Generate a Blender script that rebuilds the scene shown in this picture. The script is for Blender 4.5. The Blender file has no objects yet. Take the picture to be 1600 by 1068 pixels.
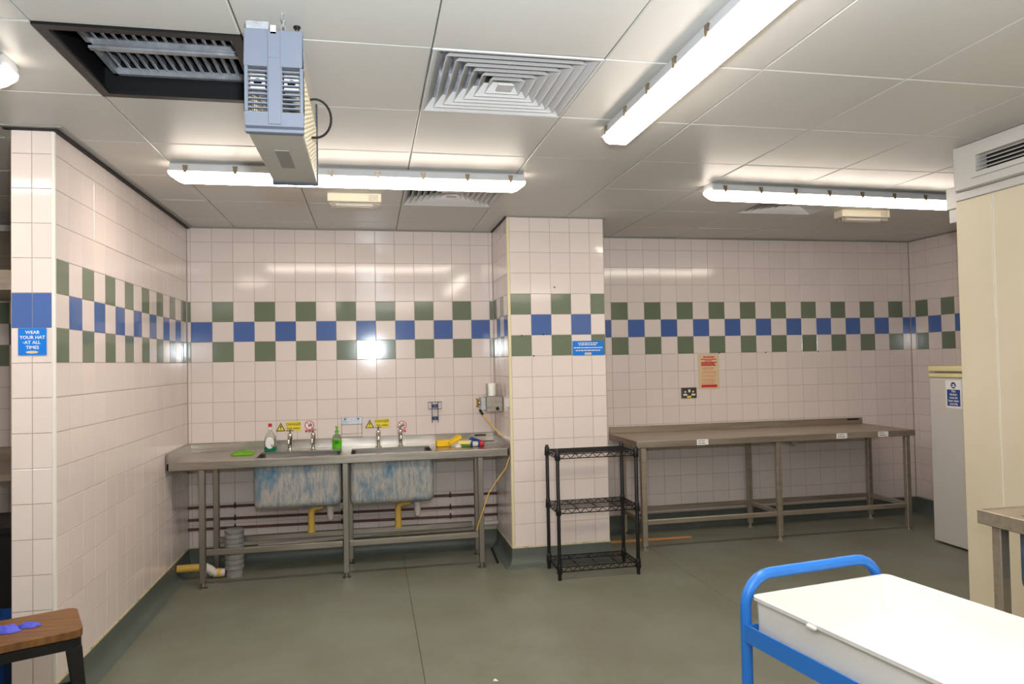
import bpy, bmesh, math, random
from mathutils import Vector, Matrix
random.seed(7)
S = bpy.context.scene
COL = S.collection

# ------------------------------------------------------------------ camera, world, light, exposure
CAM = Vector((1.3253, -5.6648, 1.4684))
YAW, PITCH, ROLL, FPX = 0.1968, 0.0255, -0.0194, 1117.1155
cy, sy, cp, sp, cr, sr = math.cos(YAW), math.sin(YAW), math.cos(PITCH), math.sin(PITCH), math.cos(ROLL), math.sin(ROLL)
fw = Vector((sy*cp, cy*cp, sp)); rt = Vector((cy, -sy, 0)); up = rt.cross(fw)
rt2 = rt*cr + up*sr; up2 = up*cr - rt*sr
cam = bpy.data.cameras.new('camera'); cam.sensor_width = 36.0; cam.lens = FPX*36.0/1600.0
cam.clip_start = 0.02; cam.clip_end = 60
camo = bpy.data.objects.new('camera', cam); COL.objects.link(camo)
M = Matrix((rt2, up2, -fw)).transposed().to_4x4(); M.translation = CAM
camo.matrix_world = M
S.camera = camo

w = bpy.data.worlds.new('world'); S.world = w; w.use_nodes = True
w.node_tree.nodes['Background'].inputs[0].default_value = (1.0, 0.93, 0.85, 1)
w.node_tree.nodes['Background'].inputs[1].default_value = 0.02

S.view_settings.view_transform = 'Standard'; S.view_settings.look = 'None'
S.view_settings.gamma = 1.0; S.view_settings.use_curve_mapping = False
S.view_settings.exposure = 1.5

TUBE_STRENGTH = 12.0            # the battens' lit diffusers
TUBE_COLOUR = (1.0, 0.87, 0.75)
FLASH_WATTS = 44.0             # the photographer's flash, seen mirrored in the glazed tiles
fl = bpy.data.lights.new('camera_flash', 'AREA'); fl.shape = 'RECTANGLE'; fl.size = 0.09; fl.size_y = 0.07
fl.energy = FLASH_WATTS; fl.color = (0.86, 0.94, 1.0)
flo = bpy.data.objects.new('camera_flash', fl); COL.objects.link(flo)
flo.location = (1.37, -5.64, 1.67)
flo.rotation_euler = Vector((0.20, 1.0, 2.0)).to_track_quat('-Z', 'Y').to_euler()

# ------------------------------------------------------------------ helpers
def s(r, g, b):
    f = lambda c: (c/255/12.92 if c/255 <= 0.04045 else ((c/255+0.055)/1.055)**2.4)
    return (f(r), f(g), f(b), 1)

def mat(name, col, rough=0.5, metal=0.0, spec=0.5, emit=None, alpha=None, trans=0.0, ior=1.45,
        vary=0.0, noise=None, bump=None, coat=0.0, wave=None):
    m = bpy.data.materials.new(name); m.use_nodes = True
    nt = m.node_tree; N = nt.nodes; L = nt.links; b = N['Principled BSDF']
    b.inputs['Base Color'].default_value = col
    b.inputs['Roughness'].default_value = rough; b.inputs['Metallic'].default_value = metal
    b.inputs['Specular IOR Level'].default_value = spec; b.inputs['IOR'].default_value = ior
    b.inputs['Transmission Weight'].default_value = trans
    b.inputs['Coat Weight'].default_value = coat
    if emit:
        b.inputs['Emission Color'].default_value = (*emit[0], 1); b.inputs['Emission Strength'].default_value = emit[1]
    src = None
    def rgb(c):
        n = N.new('ShaderNodeRGB'); n.outputs[0].default_value = c; return n.outputs[0]
    def coords(scale):
        tc = N.new('ShaderNodeTexCoord'); mp = N.new('ShaderNodeMapping'); L.new(tc.outputs['Object'], mp.inputs[0])
        mp.inputs['Scale'].default_value = scale; return mp.outputs[0]
    if noise:       # (second colour, scale vec, lo, hi, detail)
        c2, sc, lo, hi, det = noise
        nz = N.new('ShaderNodeTexNoise'); L.new(coords(sc), nz.inputs['Vector']); nz.inputs['Scale'].default_value = 1.0
        nz.inputs['Detail'].default_value = det; nz.inputs['Roughness'].default_value = 0.65
        rp = N.new('ShaderNodeMapRange'); rp.inputs[1].default_value = lo; rp.inputs[2].default_value = hi
        L.new(nz.outputs[0], rp.inputs[0])
        mx = N.new('ShaderNodeMix'); mx.data_type = 'RGBA'; L.new(rp.outputs[0], mx.inputs[0])
        mx.inputs[6].default_value = col; mx.inputs[7].default_value = c2
        src = mx.outputs[2]
    if vary:
        oi = N.new('ShaderNodeObjectInfo'); mr = N.new('ShaderNodeMapRange')
        mr.inputs[3].default_value = 1-vary; mr.inputs[4].default_value = 1+vary; L.new(oi.outputs['Random'], mr.inputs[0])
        hs = N.new('ShaderNodeHueSaturation'); L.new(mr.outputs[0], hs.inputs['Value'])
        if src: L.new(src, hs.inputs['Color'])
        else: hs.inputs['Color'].default_value = col
        src = hs.outputs[0]
    if src: L.new(src, b.inputs['Base Color'])
    if bump:        # (scale vec, strength, distance)
        nz = N.new('ShaderNodeTexNoise'); L.new(coords(bump[0]), nz.inputs['Vector']); nz.inputs['Scale'].default_value = 1.0
        nz.inputs['Detail'].default_value = 2.0
        bp = N.new('ShaderNodeBump'); bp.inputs['Strength'].default_value = bump[1]; bp.inputs['Distance'].default_value = bump[2]
        L.new(nz.outputs[0], bp.inputs['Height']); L.new(bp.outputs[0], b.inputs['Normal'])
    return m

MT = dict(
 tile_white=mat('glazed_tile_white', s(229,217,212), 0.10, vary=0.025, bump=((9,9,9), 0.04, 0.004)),
 tile_green=mat('glazed_tile_green', s(112,124,104), 0.10, vary=0.05, bump=((9,9,9), 0.04, 0.004)),
 tile_blue=mat('glazed_tile_blue', s(80,108,168), 0.10, vary=0.08, bump=((9,9,9), 0.04, 0.004)),
 grout=mat('grout', s(176,163,150), 0.85),
 plaster=mat('plain_wall_paint', s(214,208,200), 0.6),
 trim_white=mat('trim_white_plastic', s(232,228,220), 0.35),
 trim_cream=mat('trim_cream_plastic', s(226,214,174), 0.4),
 sealant=mat('sealant_cream', s(216,204,170), 0.5, noise=(s(150,138,100), (9,9,9), 0.5, 0.75, 3)),
 floor=mat('floor_vinyl', s(122,127,114), 0.42, noise=(s(110,110,95), (2.2,2.2,2.2), 0.35, 0.7, 6), bump=((260,260,260), 0.12, 0.002)),
 cove=mat('cove_vinyl', s(94,102,97), 0.42, noise=(s(86,93,87), (3,3,3), 0.35, 0.7, 5)),
 seam=mat('floor_seam', s(48,48,40), 0.7),
 ceil=mat('ceiling_panel_metal', s(206,203,198), 0.36, vary=0.015, spec=0.40),
 ceil_gap=mat('ceiling_joint', s(92,88,82), 0.7),
 dark=mat('gap_shade_and_black_parts', s(22,22,24), 0.6),  # near-black for the painted gap shade and for small black parts
 grey_trim=mat('edge_trim_grey', s(150,148,144), 0.4),
 steel=mat('stainless_steel', s(186,180,172), 0.30, 1.0, noise=(s(160,152,142), (3,40,40), 0.3, 0.7, 3), bump=((4,300,300), 0.04, 0.001)),
 steel_dark=mat('stainless_steel_dull', s(190,179,164), 0.42, 0.72, noise=(s(168,157,142), (3,30,30), 0.3, 0.7, 3)),
 steel_leg=mat('steel_tube', s(160,154,146), 0.34, 1.0),
 chrome=mat('chrome', s(205,203,200), 0.08, 1.0),
 galv=mat('galvanised_steel', s(196,198,204), 0.38, 0.6, noise=(s(150,153,160), (14,14,14), 0.35, 0.7, 4)),
 film_blue=mat('peeling_blue_film', s(74,122,150), 0.5, noise=(s(158,152,146), (16,16,5.0), 0.44, 0.60, 8)),
 blue_bowl=mat('blue_film_bowl', s(58,86,112), 0.45, noise=(s(96,112,126), (12,12,6), 0.5, 0.72, 6)),
 black=mat('black_paint', s(20,20,22), 0.45),
 black_coat=mat('black_powder_coat', s(17,17,19), 0.38),
 copper=mat('painted_copper_pipe', s(96,52,44), 0.45, noise=(s(120,78,62), (20,20,20), 0.5, 0.8, 3)),
 yellow_pipe=mat('yellow_plastic_pipe', s(214,176,84), 0.45),
 white_pipe=mat('white_plastic_pipe', s(214,206,198), 0.45),
 grey_pipe=mat('grey_plastic', s(140,140,140), 0.5),
 white=mat('white_plastic', s(238,236,230), 0.35),
 tray_white=mat('tray_white_plastic', s(228,227,224), 0.32),
 white_enamel=mat('white_enamel', s(206,203,198), 0.30),
 cream=mat('cream_plastic', s(226,216,168), 0.35),
 cream_panel=mat('cream_wall_panel', s(220,209,183), 0.40, noise=(s(213,202,175), (1.5,1.5,1.5), 0.4, 0.7, 3)),
 blue_paint=mat('blue_trolley_paint', s(44,122,214), 0.30, noise=(s(24,34,60), (34,34,34), 0.70, 0.74, 5)),
 wood=mat('stool_wood', s(134,92,46), 0.45, noise=(s(88,56,28), (6,60,10), 0.35, 0.7, 5)),
 strip_wood=mat('pale_wood_strip', s(196,142,88), 0.55),
 glove=mat('blue_nitrile', s(84,92,214), 0.45),
 cap_blue=mat('blue_grey_plastic', s(114,121,135), 0.40),
 cap_dark=mat('blue_grey_dark', s(60,66,84), 0.45),
 fly_steel=mat('fly_killer_shell', s(190,184,174), 0.40),
 fly_mesh=mat('fly_killer_guard', s(222,206,176), 0.4),
 fly_inside=mat('fly_killer_inside', s(70,66,60), 0.7),
 lamp=mat('lit_diffuser', (1,1,1,1), 0.4, emit=(TUBE_COLOUR, TUBE_STRENGTH)),
 lamp_side=mat('lit_diffuser_edge', (1,1,1,1), 0.4, emit=(TUBE_COLOUR, TUBE_STRENGTH*0.34)),
 lamp_body=mat('lamp_housing', s(196,198,200), 0.4),
 clip=mat('lamp_clip_steel', s(150,136,118), 0.3, 1.0),
 vent=mat('vent_grey_paint', s(206,204,204), 0.45),
 emer=mat('emergency_light_case', s(232,222,198), 0.4),
 clear=mat('clear_plastic', s(245,240,232), 0.08, trans=0.85, ior=1.3),
 bottle=mat('clear_bottle', s(236,238,232), 0.08, trans=0.9, ior=1.2),
 green_liq=mat('green_liquid', s(30,120,84), 0.15),
 soap_green=mat('bright_green_soap', s(96,190,36), 0.15),
 soap_dark=mat('dark_green_soap', s(44,128,16), 0.15),
 green_cloth=mat('lime_cloth', s(114,172,46), 0.9),
 red=mat('red_plastic', s(200,34,36), 0.4),
 yellow=mat('yellow_sponge', s(240,196,40), 0.9, bump=((120,120,120), 0.4, 0.004)),
 pale_yellow=mat('pale_sponge', s(232,216,130), 0.9),
 dkgreen=mat('green_scourer', s(92,124,50), 0.9),
 royal=mat('royal_blue_plastic', s(30,72,150), 0.4),
 wire_blue=mat('navy_wire', s(36,56,104), 0.4),
 sign_blue=mat('sign_blue', s(8,122,222), 0.5),
 sign_navy=mat('sign_navy', s(40,72,140), 0.5),
 sign_white=mat('sign_white', s(240,240,240), 0.5),
 sign_yellow=mat('sign_yellow', s(236,218,52), 0.5),
 sign_black=mat('sign_black', s(24,24,22), 0.6),
 sign_red=mat('sign_red', s(206,50,54), 0.5),
 sign_peach=mat('notice_peach', s(226,196,158), 0.6),
 sign_beige=mat('notice_beige', s(214,198,164), 0.6),
 paper_grey=mat('paper_grey', s(150,146,140), 0.8),
 brass=mat('brass', s(196,170,96), 0.3, 1.0),
 socket=mat('socket_plate_steel', s(112,106,98), 0.4, 0.8),
 rubber=mat('black_rubber', s(24,24,24), 0.7),
 blue_tub=mat('blue_container', s(18,70,140), 0.4),
)

def film(m, fine, big, mix):      # blue protective film scraped off the steel in patches and upright scratches
    nt = m.node_tree; N = nt.nodes; L = nt.links; b = N['Principled BSDF']; tc = N.new('ShaderNodeTexCoord')
    outs = []
    for sc, lo, hi, det in (fine, big):
        mp = N.new('ShaderNodeMapping'); mp.inputs['Scale'].default_value = sc; L.new(tc.outputs['Object'], mp.inputs[0])
        nz = N.new('ShaderNodeTexNoise'); nz.inputs['Scale'].default_value = 1; nz.inputs['Detail'].default_value = det; nz.inputs['Roughness'].default_value = 0.7
        L.new(mp.outputs[0], nz.inputs['Vector']); rp = N.new('ShaderNodeMapRange'); rp.inputs[1].default_value = lo; rp.inputs[2].default_value = hi
        L.new(nz.outputs[0], rp.inputs[0]); outs.append(rp.outputs[0])
    mu = N.new('ShaderNodeMath'); mu.operation = 'MULTIPLY'; L.new(outs[0], mu.inputs[0]); L.new(outs[1], mu.inputs[1])
    mx = N.new('ShaderNodeMix'); mx.data_type = 'RGBA'; L.new(mu.outputs[0], mx.inputs[0]); mx.inputs[6].default_value = mix[0]; mx.inputs[7].default_value = mix[1]
    L.new(mx.outputs[2], b.inputs['Base Color'])
film(MT['film_blue'], ((90,90,11), 0.30, 0.54, 7), ((4.5,4.5,2.6), 0.34, 0.50, 4), (s(70,112,138), s(166,160,153)))

BASE = {}
class MB:
    def __init__(self): self.v = []; self.f = []
    def add(self, v, f):
        o = len(self.v); self.v += [tuple(p) for p in v]; self.f += [tuple(i+o for i in q) for q in f]; return self
    def box(self, x0, x1, y0, y1, z0, z1):
        return self.add([(x0,y0,z0),(x1,y0,z0),(x1,y1,z0),(x0,y1,z0),(x0,y0,z1),(x1,y0,z1),(x1,y1,z1),(x0,y1,z1)],
                        [(0,3,2,1),(4,5,6,7),(0,1,5,4),(1,2,6,5),(2,3,7,6),(3,0,4,7)])
    def bar(self, p, q, a, b=None, ref=(0,0,1)):
        b = b or a; p = Vector(p); q = Vector(q); d = (q-p).normalized(); r = Vector(ref)
        if abs(d.dot(r)) > 0.95: r = Vector((1,0,0))
        x = d.cross(r).normalized()*a/2; y = x.cross(d).normalized()*b/2
        c = [p-x-y, p+x-y, p+x+y, p-x+y, q-x-y, q+x-y, q+x+y, q-x+y]
        return self.add(c, [(0,3,2,1),(4,5,6,7),(0,1,5,4),(1,2,6,5),(2,3,7,6),(3,0,4,7)])
    def tube(self, path, r, n=8, closed=False, caps=True):
        P = [Vector(p) for p in path]; m = len(P); rr = r if isinstance(r, (list, tuple)) else [r]*m
        vs = []; prev = None
        for i, p in enumerate(P):
            if closed: d = P[(i+1) % m]-P[i-1]
            else: d = P[min(i+1, m-1)]-P[max(i-1, 0)]
            d.normalize()
            if prev is None:
                a = Vector((0,0,1)) if abs(d.z) < 0.9 else Vector((1,0,0))
                x = d.cross(a).normalized()
            else:
                x = prev - d*prev.dot(d); x.normalize()
            prev = x; y = d.cross(x)
            for k in range(n):
                t = 2*math.pi*k/n; vs.append(p + (x*math.cos(t)+y*math.sin(t))*rr[i])
        fs = []
        for i in range(m if closed else m-1):
            j = (i+1) % m
            for k in range(n): fs.append((i*n+k, i*n+(k+1) % n, j*n+(k+1) % n, j*n+k))
        if caps and not closed:
            fs.append(tuple(range(n-1, -1, -1))); fs.append(tuple((m-1)*n+k for k in range(n)))
        return self.add(vs, fs)
    def lathe(self, prof, c, n=16, axis=2, flat=1.0):
        vs = []
        for r, h in prof:
            for k in range(n):
                t = 2*math.pi*k/n; a = r*math.cos(t); b = r*math.sin(t)*flat
                p = (a, b, h) if axis == 2 else ((h, a, b) if axis == 0 else (a, h, b))
                vs.append((c[0]+p[0], c[1]+p[1], c[2]+p[2]))
        m = len(prof); fs = []
        for i in range(m-1):
            for k in range(n): fs.append((i*n+k, i*n+(k+1) % n, (i+1)*n+(k+1) % n, (i+1)*n+k))
        fs.append(tuple(range(n-1, -1, -1))); fs.append(tuple((m-1)*n+k for k in range(n)))
        return self.add(vs, fs)
    def prism(self, poly, a, b, axis):      # poly in the two other axes
        def P(u, v, h): return {0: (h,u,v), 1: (u,h,v), 2: (u,v,h)}[axis]
        n = len(poly); vs = [P(u,v,a) for u,v in poly]+[P(u,v,b) for u,v in poly]
        fs = [tuple(range(n-1,-1,-1)), tuple(range(n,2*n))]+[(i,(i+1)%n,n+(i+1)%n,n+i) for i in range(n)]
        return self.add(vs, fs)
    def ball(self, c, r, n=12, m=8, jit=0.0):
        rx, ry, rz = r if isinstance(r, (tuple, list)) else (r,r,r); prof = []
        vs = []; 
        for i in range(m+1):
            ph = math.pi*i/m - math.pi/2
            for k in range(n):
                t = 2*math.pi*k/n; j = 1+random.uniform(-jit, jit)
                vs.append((c[0]+rx*math.cos(ph)*math.cos(t)*j, c[1]+ry*math.cos(ph)*math.sin(t)*j, c[2]+rz*math.sin(ph)*j))
        fs = [(i*n+k, i*n+(k+1)%n, (i+1)*n+(k+1)%n, (i+1)*n+k) for i in range(m) for k in range(n)]
        return self.add(vs, fs)
    def xf(self, fn):
        self.v = [tuple(fn(Vector(p))) for p in self.v]; return self
    def build(self, name, m, parent=None, smooth=False, bevel=0, seg=1):
        me = bpy.data.meshes.new(name)
        if parent is not None: b = BASE[parent.name]
        else:
            xs, ys, zs = zip(*self.v); b = Vector(((min(xs)+max(xs))/2, (min(ys)+max(ys))/2, min(zs)))
        bm = bmesh.new(); vv = [bm.verts.new(Vector(p)-b) for p in self.v]
        for f in self.f:
            try: bm.faces.new([vv[i] for i in f])
            except ValueError: pass
        bmesh.ops.remove_doubles(bm, verts=bm.verts, dist=1e-5)
        bmesh.ops.recalc_face_normals(bm, faces=bm.faces)
        if bevel:
            es = [e for e in bm.edges if len(e.link_faces) == 2 and e.calc_face_angle(0) > 0.5]
            bmesh.ops.bevel(bm, geom=es, offset=bevel, segments=seg, profile=0.5, affect='EDGES', clamp_overlap=True)
        if smooth:
            for f in bm.faces: f.smooth = True
            for e in bm.edges:
                if len(e.link_faces) == 2 and e.calc_face_angle(0) > 0.7: e.smooth = False
        bm.to_mesh(me); bm.free()
        me.materials.append(MT[m] if isinstance(m, str) else m)
        o = bpy.data.objects.new(name, me); COL.objects.link(o)
        if parent is not None: o.parent = parent
        else: o.location = b
        BASE[o.name] = b
        return o

def box(*a): return MB().box(*a)
def tag(o, label=None, cat=None, group=None, kind=None):
    if label: o['label'] = label
    if cat: o['category'] = cat
    if group: o['group'] = group
    if kind: o['kind'] = kind
    return o
def thing(name, loc, label, cat, group=None):
    o = bpy.data.objects.new(name, None); COL.objects.link(o); o.location = loc; o.empty_display_size = 0.1
    BASE[o.name] = Vector(loc); return tag(o, label, cat, group)
def struct(o): o['kind'] = 'structure'; return o
def dup(root, delta, label):
    def rec(o, par):
        c = o.copy(); COL.objects.link(c)
        if par is not None: c.parent = par
        for ch in list(o.children): rec(ch, c)
        return c
    kids = list(root.children)
    r = root.copy(); COL.objects.link(r); r.location = Vector(root.location)+Vector(delta); r['label'] = label
    BASE[r.name] = Vector(r.location)
    for ch in kids: rec(ch, r)
    return r
def inst(me, name, parent, loc, rot=None, m=None):       # a repeated piece sharing mesh data; loc in world
    o = bpy.data.objects.new(name, me); COL.objects.link(o); o.parent = parent
    o.location = Vector(loc)-BASE[parent.name]
    if rot: o.rotation_euler = rot
    return o
def text(body, size, origin, right, upv, m, parent, name='lettering', align='CENTER', bold=0.0, thick=0.0006, space=1.0):
    cu = bpy.data.curves.new('t', 'FONT'); cu.body = body; cu.size = size; cu.align_x = align; cu.align_y = 'CENTER'
    cu.space_line = space; cu.offset = bold; cu.resolution_u = 2; cu.extrude = thick/2
    to = bpy.data.objects.new('t', cu); COL.objects.link(to)
    me0 = bpy.data.meshes.new_from_object(to.evaluated_get(bpy.context.evaluated_depsgraph_get()))
    bpy.data.objects.remove(to); R = Vector(right); U = Vector(upv); Nn = R.cross(U); O = Vector(origin)
    mb = MB(); mb.add([O+R*p.co.x+U*p.co.y+Nn*p.co.z for p in me0.vertices], [tuple(q.vertices) for q in me0.polygons])
    bpy.data.meshes.remove(me0); bpy.data.curves.remove(cu)
    return mb.build(name, m, parent)
def dashes(mb, y, u0, u1, v, h, rnd, wmin=0.006, wmax=0.02, gap=0.003, normal=-1):   # unreadable small print on a wall facing -Y
    u = u0
    while u < u1-wmin:
        wd = min(rnd.uniform(wmin, wmax), u1-u); mb.box(u, u+wd, y-0.0004, y+0.0004, v-h/2, v+h/2); u += wd+gap

# ------------------------------------------------------------------ dimensions (metres)
T = 0.15; ZG = 1.4963; ZC = 2.5066; ZB = 0.13; GR = 0.0028; PR = 0.0025
XA0, YP, XP0, YB, XB0, XR, YR0, YL1 = 0.026, -0.629, 2.324, 0.151, 3.3527, 6.2845, 0.0878, -2.118
PA, PB, YE, XL = 2.307, 3.034, -2.271, -0.172
YF, XW = -7.6, -3.0
ROWS = [ZB+0.007]+[ZG+r*T for r in range(-8, 7)]+[ZC-0.006]

# ------------------------------------------------------------------ tiles
TILES = {}
def tile_mesh(wd, ht, c):
    k = (round(wd, 4), round(ht, 4), c)
    if k not in TILES:
        a, b, e = wd/2, ht/2, 0.0012
        me = bpy.data.meshes.new('tile'); vs = []
        for (x, y, z) in ((a,b,-PR-0.001),(a,b,-0.0008),(a-e,b-e,0.0)):
            vs += [(-x,-y,z),(x,-y,z),(x,y,z),(-x,y,z)]
        fs = [(8,9,10,11)]
        for r in (0,4):
            for i in range(4): j = (i+1)%4; fs.append((r+i, r+j, r+4+j, r+4+i))
        me.from_pydata(vs, [], fs); me.materials.append(MT['tile_'+c]); TILES[k] = me
    return TILES[k]
def tile_wall(wall, org, ux, nx, ulines, colour, stuff=lambda i: False, rows=ROWS):
    """tiles on a vertical wall: org + ux*u, facing nx; each tile its own part"""
    ux = Vector(ux); nx = Vector(nx); uz = Vector((0,0,1)); joined = {}
    rot = Matrix((ux, uz, ux.cross(uz))).transposed()
    if rot.col[2].dot(nx) < 0: raise ValueError('axes')
    for i in range(len(ulines)-1):
        u0, u1 = ulines[i], ulines[i+1]
        for r in range(len(rows)-1):
            z0, z1 = rows[r], rows[r+1]; wd, ht = u1-u0-GR, z1-z0-GR
            if wd < 0.006 or ht < 0.006: continue
            c = colour(i, r-9); ctr = Vector(org)+ux*((u0+u1)/2)+uz*((z0+z1)/2)
            me = tile_mesh(wd, ht, c)
            if stuff(i):
                mb = joined.setdefault(c, MB())
                mb.add([ctr+rot@v.co for v in me.vertices], [tuple(p.vertices) for p in me.polygons])
            else:
                tw = Matrix.Rotation(random.gauss(0, 0.0016), 3, 'X') @ Matrix.Rotation(random.gauss(0, 0.0016), 3, 'Y')
                inst(me, 'tile', wall, ctr, (rot@tw).to_euler())
    for c, mb in joined.items(): tag(mb.build('tile_field', 'tile_'+c, wall), kind='stuff')
def band(green_even, off=0):        # chequered band: green rows 2 and 0, blue row 1
    def f(i, r):
        k = (i+off) % 2
        if r in (0, 2) and k == 0: return 'green'
        if r == 1 and k == 1: return 'blue'
        return 'white'
    return f

# ------------------------------------------------------------------ floor and ceiling
floor = struct(box(XW, 6.6, YF, 0.3, -0.06, -0.003).build('floor', 'seam'))
for x0, x1 in ((XW, 1.553), (1.556, 3.4305), (3.4325, 6.6)):
    box(x0, x1, YF, 0.3, -0.003, 0.0).build('vinyl_sheet', 'floor', floor)

GX = [0.343+0.6*k for k in range(-6, 11)]; GY = [-3.32+0.6*k for k in range(-7, 7)]
HOLES = {(0.343,-3.32): 'extract', (1.543,-3.32): 'vent', (1.543,-1.52): 'vent', (3.943,-1.52): 'vent'}
ceiling = MB()
holes_xy = [(x,y) for x,y in HOLES]
def solid_slab(mb, z0, z1):          # backing slab, left out over the openings
    xs = sorted(set([XW, 6.6]+[x for h in holes_xy for x in (h[0], h[0]+0.6)])); ys = sorted(set([YF, 0.3]+[y for h in holes_xy for y in (h[1], h[1]+0.6)]))
    for a in range(len(xs)-1):
        for b in range(len(ys)-1):
            mx, my = (xs[a]+xs[a+1])/2, (ys[b]+ys[b+1])/2
            if any(h[0] < mx < h[0]+0.6 and h[1] < my < h[1]+0.6 for h in holes_xy): continue
            mb.box(xs[a], xs[a+1], ys[b], ys[b+1], z0, z1)
solid_slab(ceiling, ZC+0.006, ZC+0.05)
ceiling = struct(ceiling.build('ceiling', 'ceil_gap'))
PAN = {}
def panel_mesh(wd, dp):
    k = (round(wd,3), round(dp,3))
    if k not in PAN:
        a, b, e = wd/2, dp/2, 0.004; me = bpy.data.meshes.new('ceiling_panel'); vs = []
        for (x, y, z) in ((a,b,0.008),(a,b,0.003),(a-e,b-e,0.0)): vs += [(-x,-y,z),(x,-y,z),(x,y,z),(-x,y,z)]
        fs = [(11,10,9,8)]
        for r in (0,4):
            for i in range(4): j = (i+1)%4; fs.append((r+4+i, r+4+j, r+j, r+i))
        me.from_pydata(vs, [], fs); me.materials.append(MT['ceil']); PAN[k] = me
    return PAN[k]
for a in range(len(GX)-1):
    for b in range(len(GY)-1):
        x0, x1, y0, y1 = GX[a], GX[a+1], GY[b], GY[b+1]
        if any(abs(x0-h[0]) < .01 and abs(y0-h[1]) < .01 for h in HOLES): continue
        x0 = max(x0, XW); x1 = min(x1, XR); y0 = max(y0, YF); y1 = min(y1, YB)
        if x1-x0 < 0.02 or y1-y0 < 0.02: continue
        inst(panel_mesh(x1-x0-0.004, y1-y0-0.004), 'ceiling_panel', ceiling, ((x0+x1)/2, (y0+y1)/2, ZC),
             (random.gauss(0, 0.0022), random.gauss(0, 0.0016), 0))

# ------------------------------------------------------------------ walls
WT = ZC-0.004
wl = struct(box(XL+PR, -PR, YE+PR, 0.02, 0, WT).build('wall_left', 'grout'))
nl = [YE+0.014]+[YL1+T*k for k in range(15)]+[-0.003]
tile_wall(wl, (0,0,0), (0,1,0), (1,0,0), nl, band(True))
tile_wall(wl, (0,YE,0), (1,0,0), (0,-1,0), [XL+0.004, -0.088, -0.011], lambda i, r: 'blue' if r == 1 else 'white')
box(-0.012, 0.0025, YE-0.0025, YE+0.013, ZB, WT).build('corner_trim', 'trim_white', wl, bevel=0.003, seg=2)

wb = struct(box(XW, PA+0.01, PR, 0.12, 0, WT).build('wall_back', 'grout'))
tile_wall(wb, (0,0,0), (1,0,0), (0,-1,0), [0.003]+[XA0+T*k for k in range(16)]+[PA-0.003], band(True, 0))
tile_wall(wb, (0,0,0), (1,0,0), (0,-1,0), [-2.83+T*k for k in range(19)], band(True, 0), stuff=lambda i: not 10 <= i <= 12)

wp = struct(box(PA+PR, PB, YP+PR, 0.16, 0, WT).build('wall_pillar', 'grout'))
tile_wall(wp, (0,YP,0), (1,0,0), (0,-1,0), [XP0+T*k for k in range(5)]+[PB-0.003], band(True, 0))
tile_wall(wp, (PA,0,0), (0,-1,0), (-1,0,0), [0.003, 0.14, 0.29, 0.44, 0.59, 0.612], band(True, 0))
box(PA-0.003, PA+0.017, YP-0.003, YP+0.016, ZB, WT).build('corner_trim', 'trim_cream', wp, bevel=0.003, seg=2)
for u, z in ((2.652, 1.993), (2.402, 1.644), (2.561, 1.650), (2.487, 1.497)):
    MB().lathe([(0.006,0),(0.006,0.003)], (u, YP-0.0045, z), 8, axis=1).build('wall_plug', 'dark', wp)

wbr = struct(box(PB, XR+0.2, YB+PR, YB+0.12, 0, WT).build('wall_back_right', 'grout'))
kl = [PB+0.003]+[XB0+T*k for k in range(-2, 20)]+[XR-0.003]
tile_wall(wbr, (0,YB,0), (1,0,0), (0,-1,0), kl, band(True, 1), stuff=lambda i: i < 2 or i > 19)
for u, z in ((4.34, 1.497), (4.79, 1.494), (5.31, 1.494)):
    MB().lathe([(0.006,0),(0.006,0.003)], (u, YB-0.0045, z), 8, axis=1).build('wall_plug', 'dark', wbr)

wr = struct(box(XR+PR, XR+0.12, YF, YB+PR, 0, WT).build('wall_right', 'grout'))
tile_wall(wr, (XR,0,0), (0,-1,0), (-1,0,0), [-YB+0.003]+[-YR0+T*k for k in range(14)], band(True, 1), stuff=lambda i: i > 5)
struct(box(XW, 6.6, YF-0.1, YF, 0, WT).build('wall_front', 'plaster'))
struct(box(XW-0.1, XW, YF, 0.12, 0, WT).build('wall_side', 'plaster'))

# dark strips painted in as shadow gaps, and grey edge trims, under the ceiling
def trim(n, *a, m='dark'): return struct(box(*a).build(n, m))
trim('trim_1', 0.0, 0.022, YE-0.02, 0.0, ZC-0.014, ZC-0.0005)
trim('trim_2', 0.0225, 0.045, YE-0.045, -0.003, ZC-0.006, ZC-0.0002, m='grey_trim')
trim('trim_3', XL-0.02, 0.0, YE-0.022, YE-0.002, ZC-0.012, ZC-0.0005)
trim('trim_4', XL-0.04, 0.0225, YE-0.045, YE-0.0225, ZC-0.006, ZC-0.0002, m='grey_trim')
trim('trim_5', 0.022, PA, -0.012, 0.0, ZC-0.009, ZC-0.0005, m='grey_trim')
trim('trim_6', PA-0.012, PA, YP-0.012, -0.012, ZC-0.009, ZC-0.0005)
trim('trim_7', PA-0.012, PB+0.014, YP-0.016, YP-0.001, ZC-0.006, ZC-0.0005, m='grey_trim')
trim('trim_8', PB, XR, YB-0.010, YB, ZC-0.010, ZC-0.0005, m='grey_trim')
trim('trim_9', XR-0.010, XR, -2.0, YB-0.01, ZC-0.010, ZC-0.0005, m='grey_trim')

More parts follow.
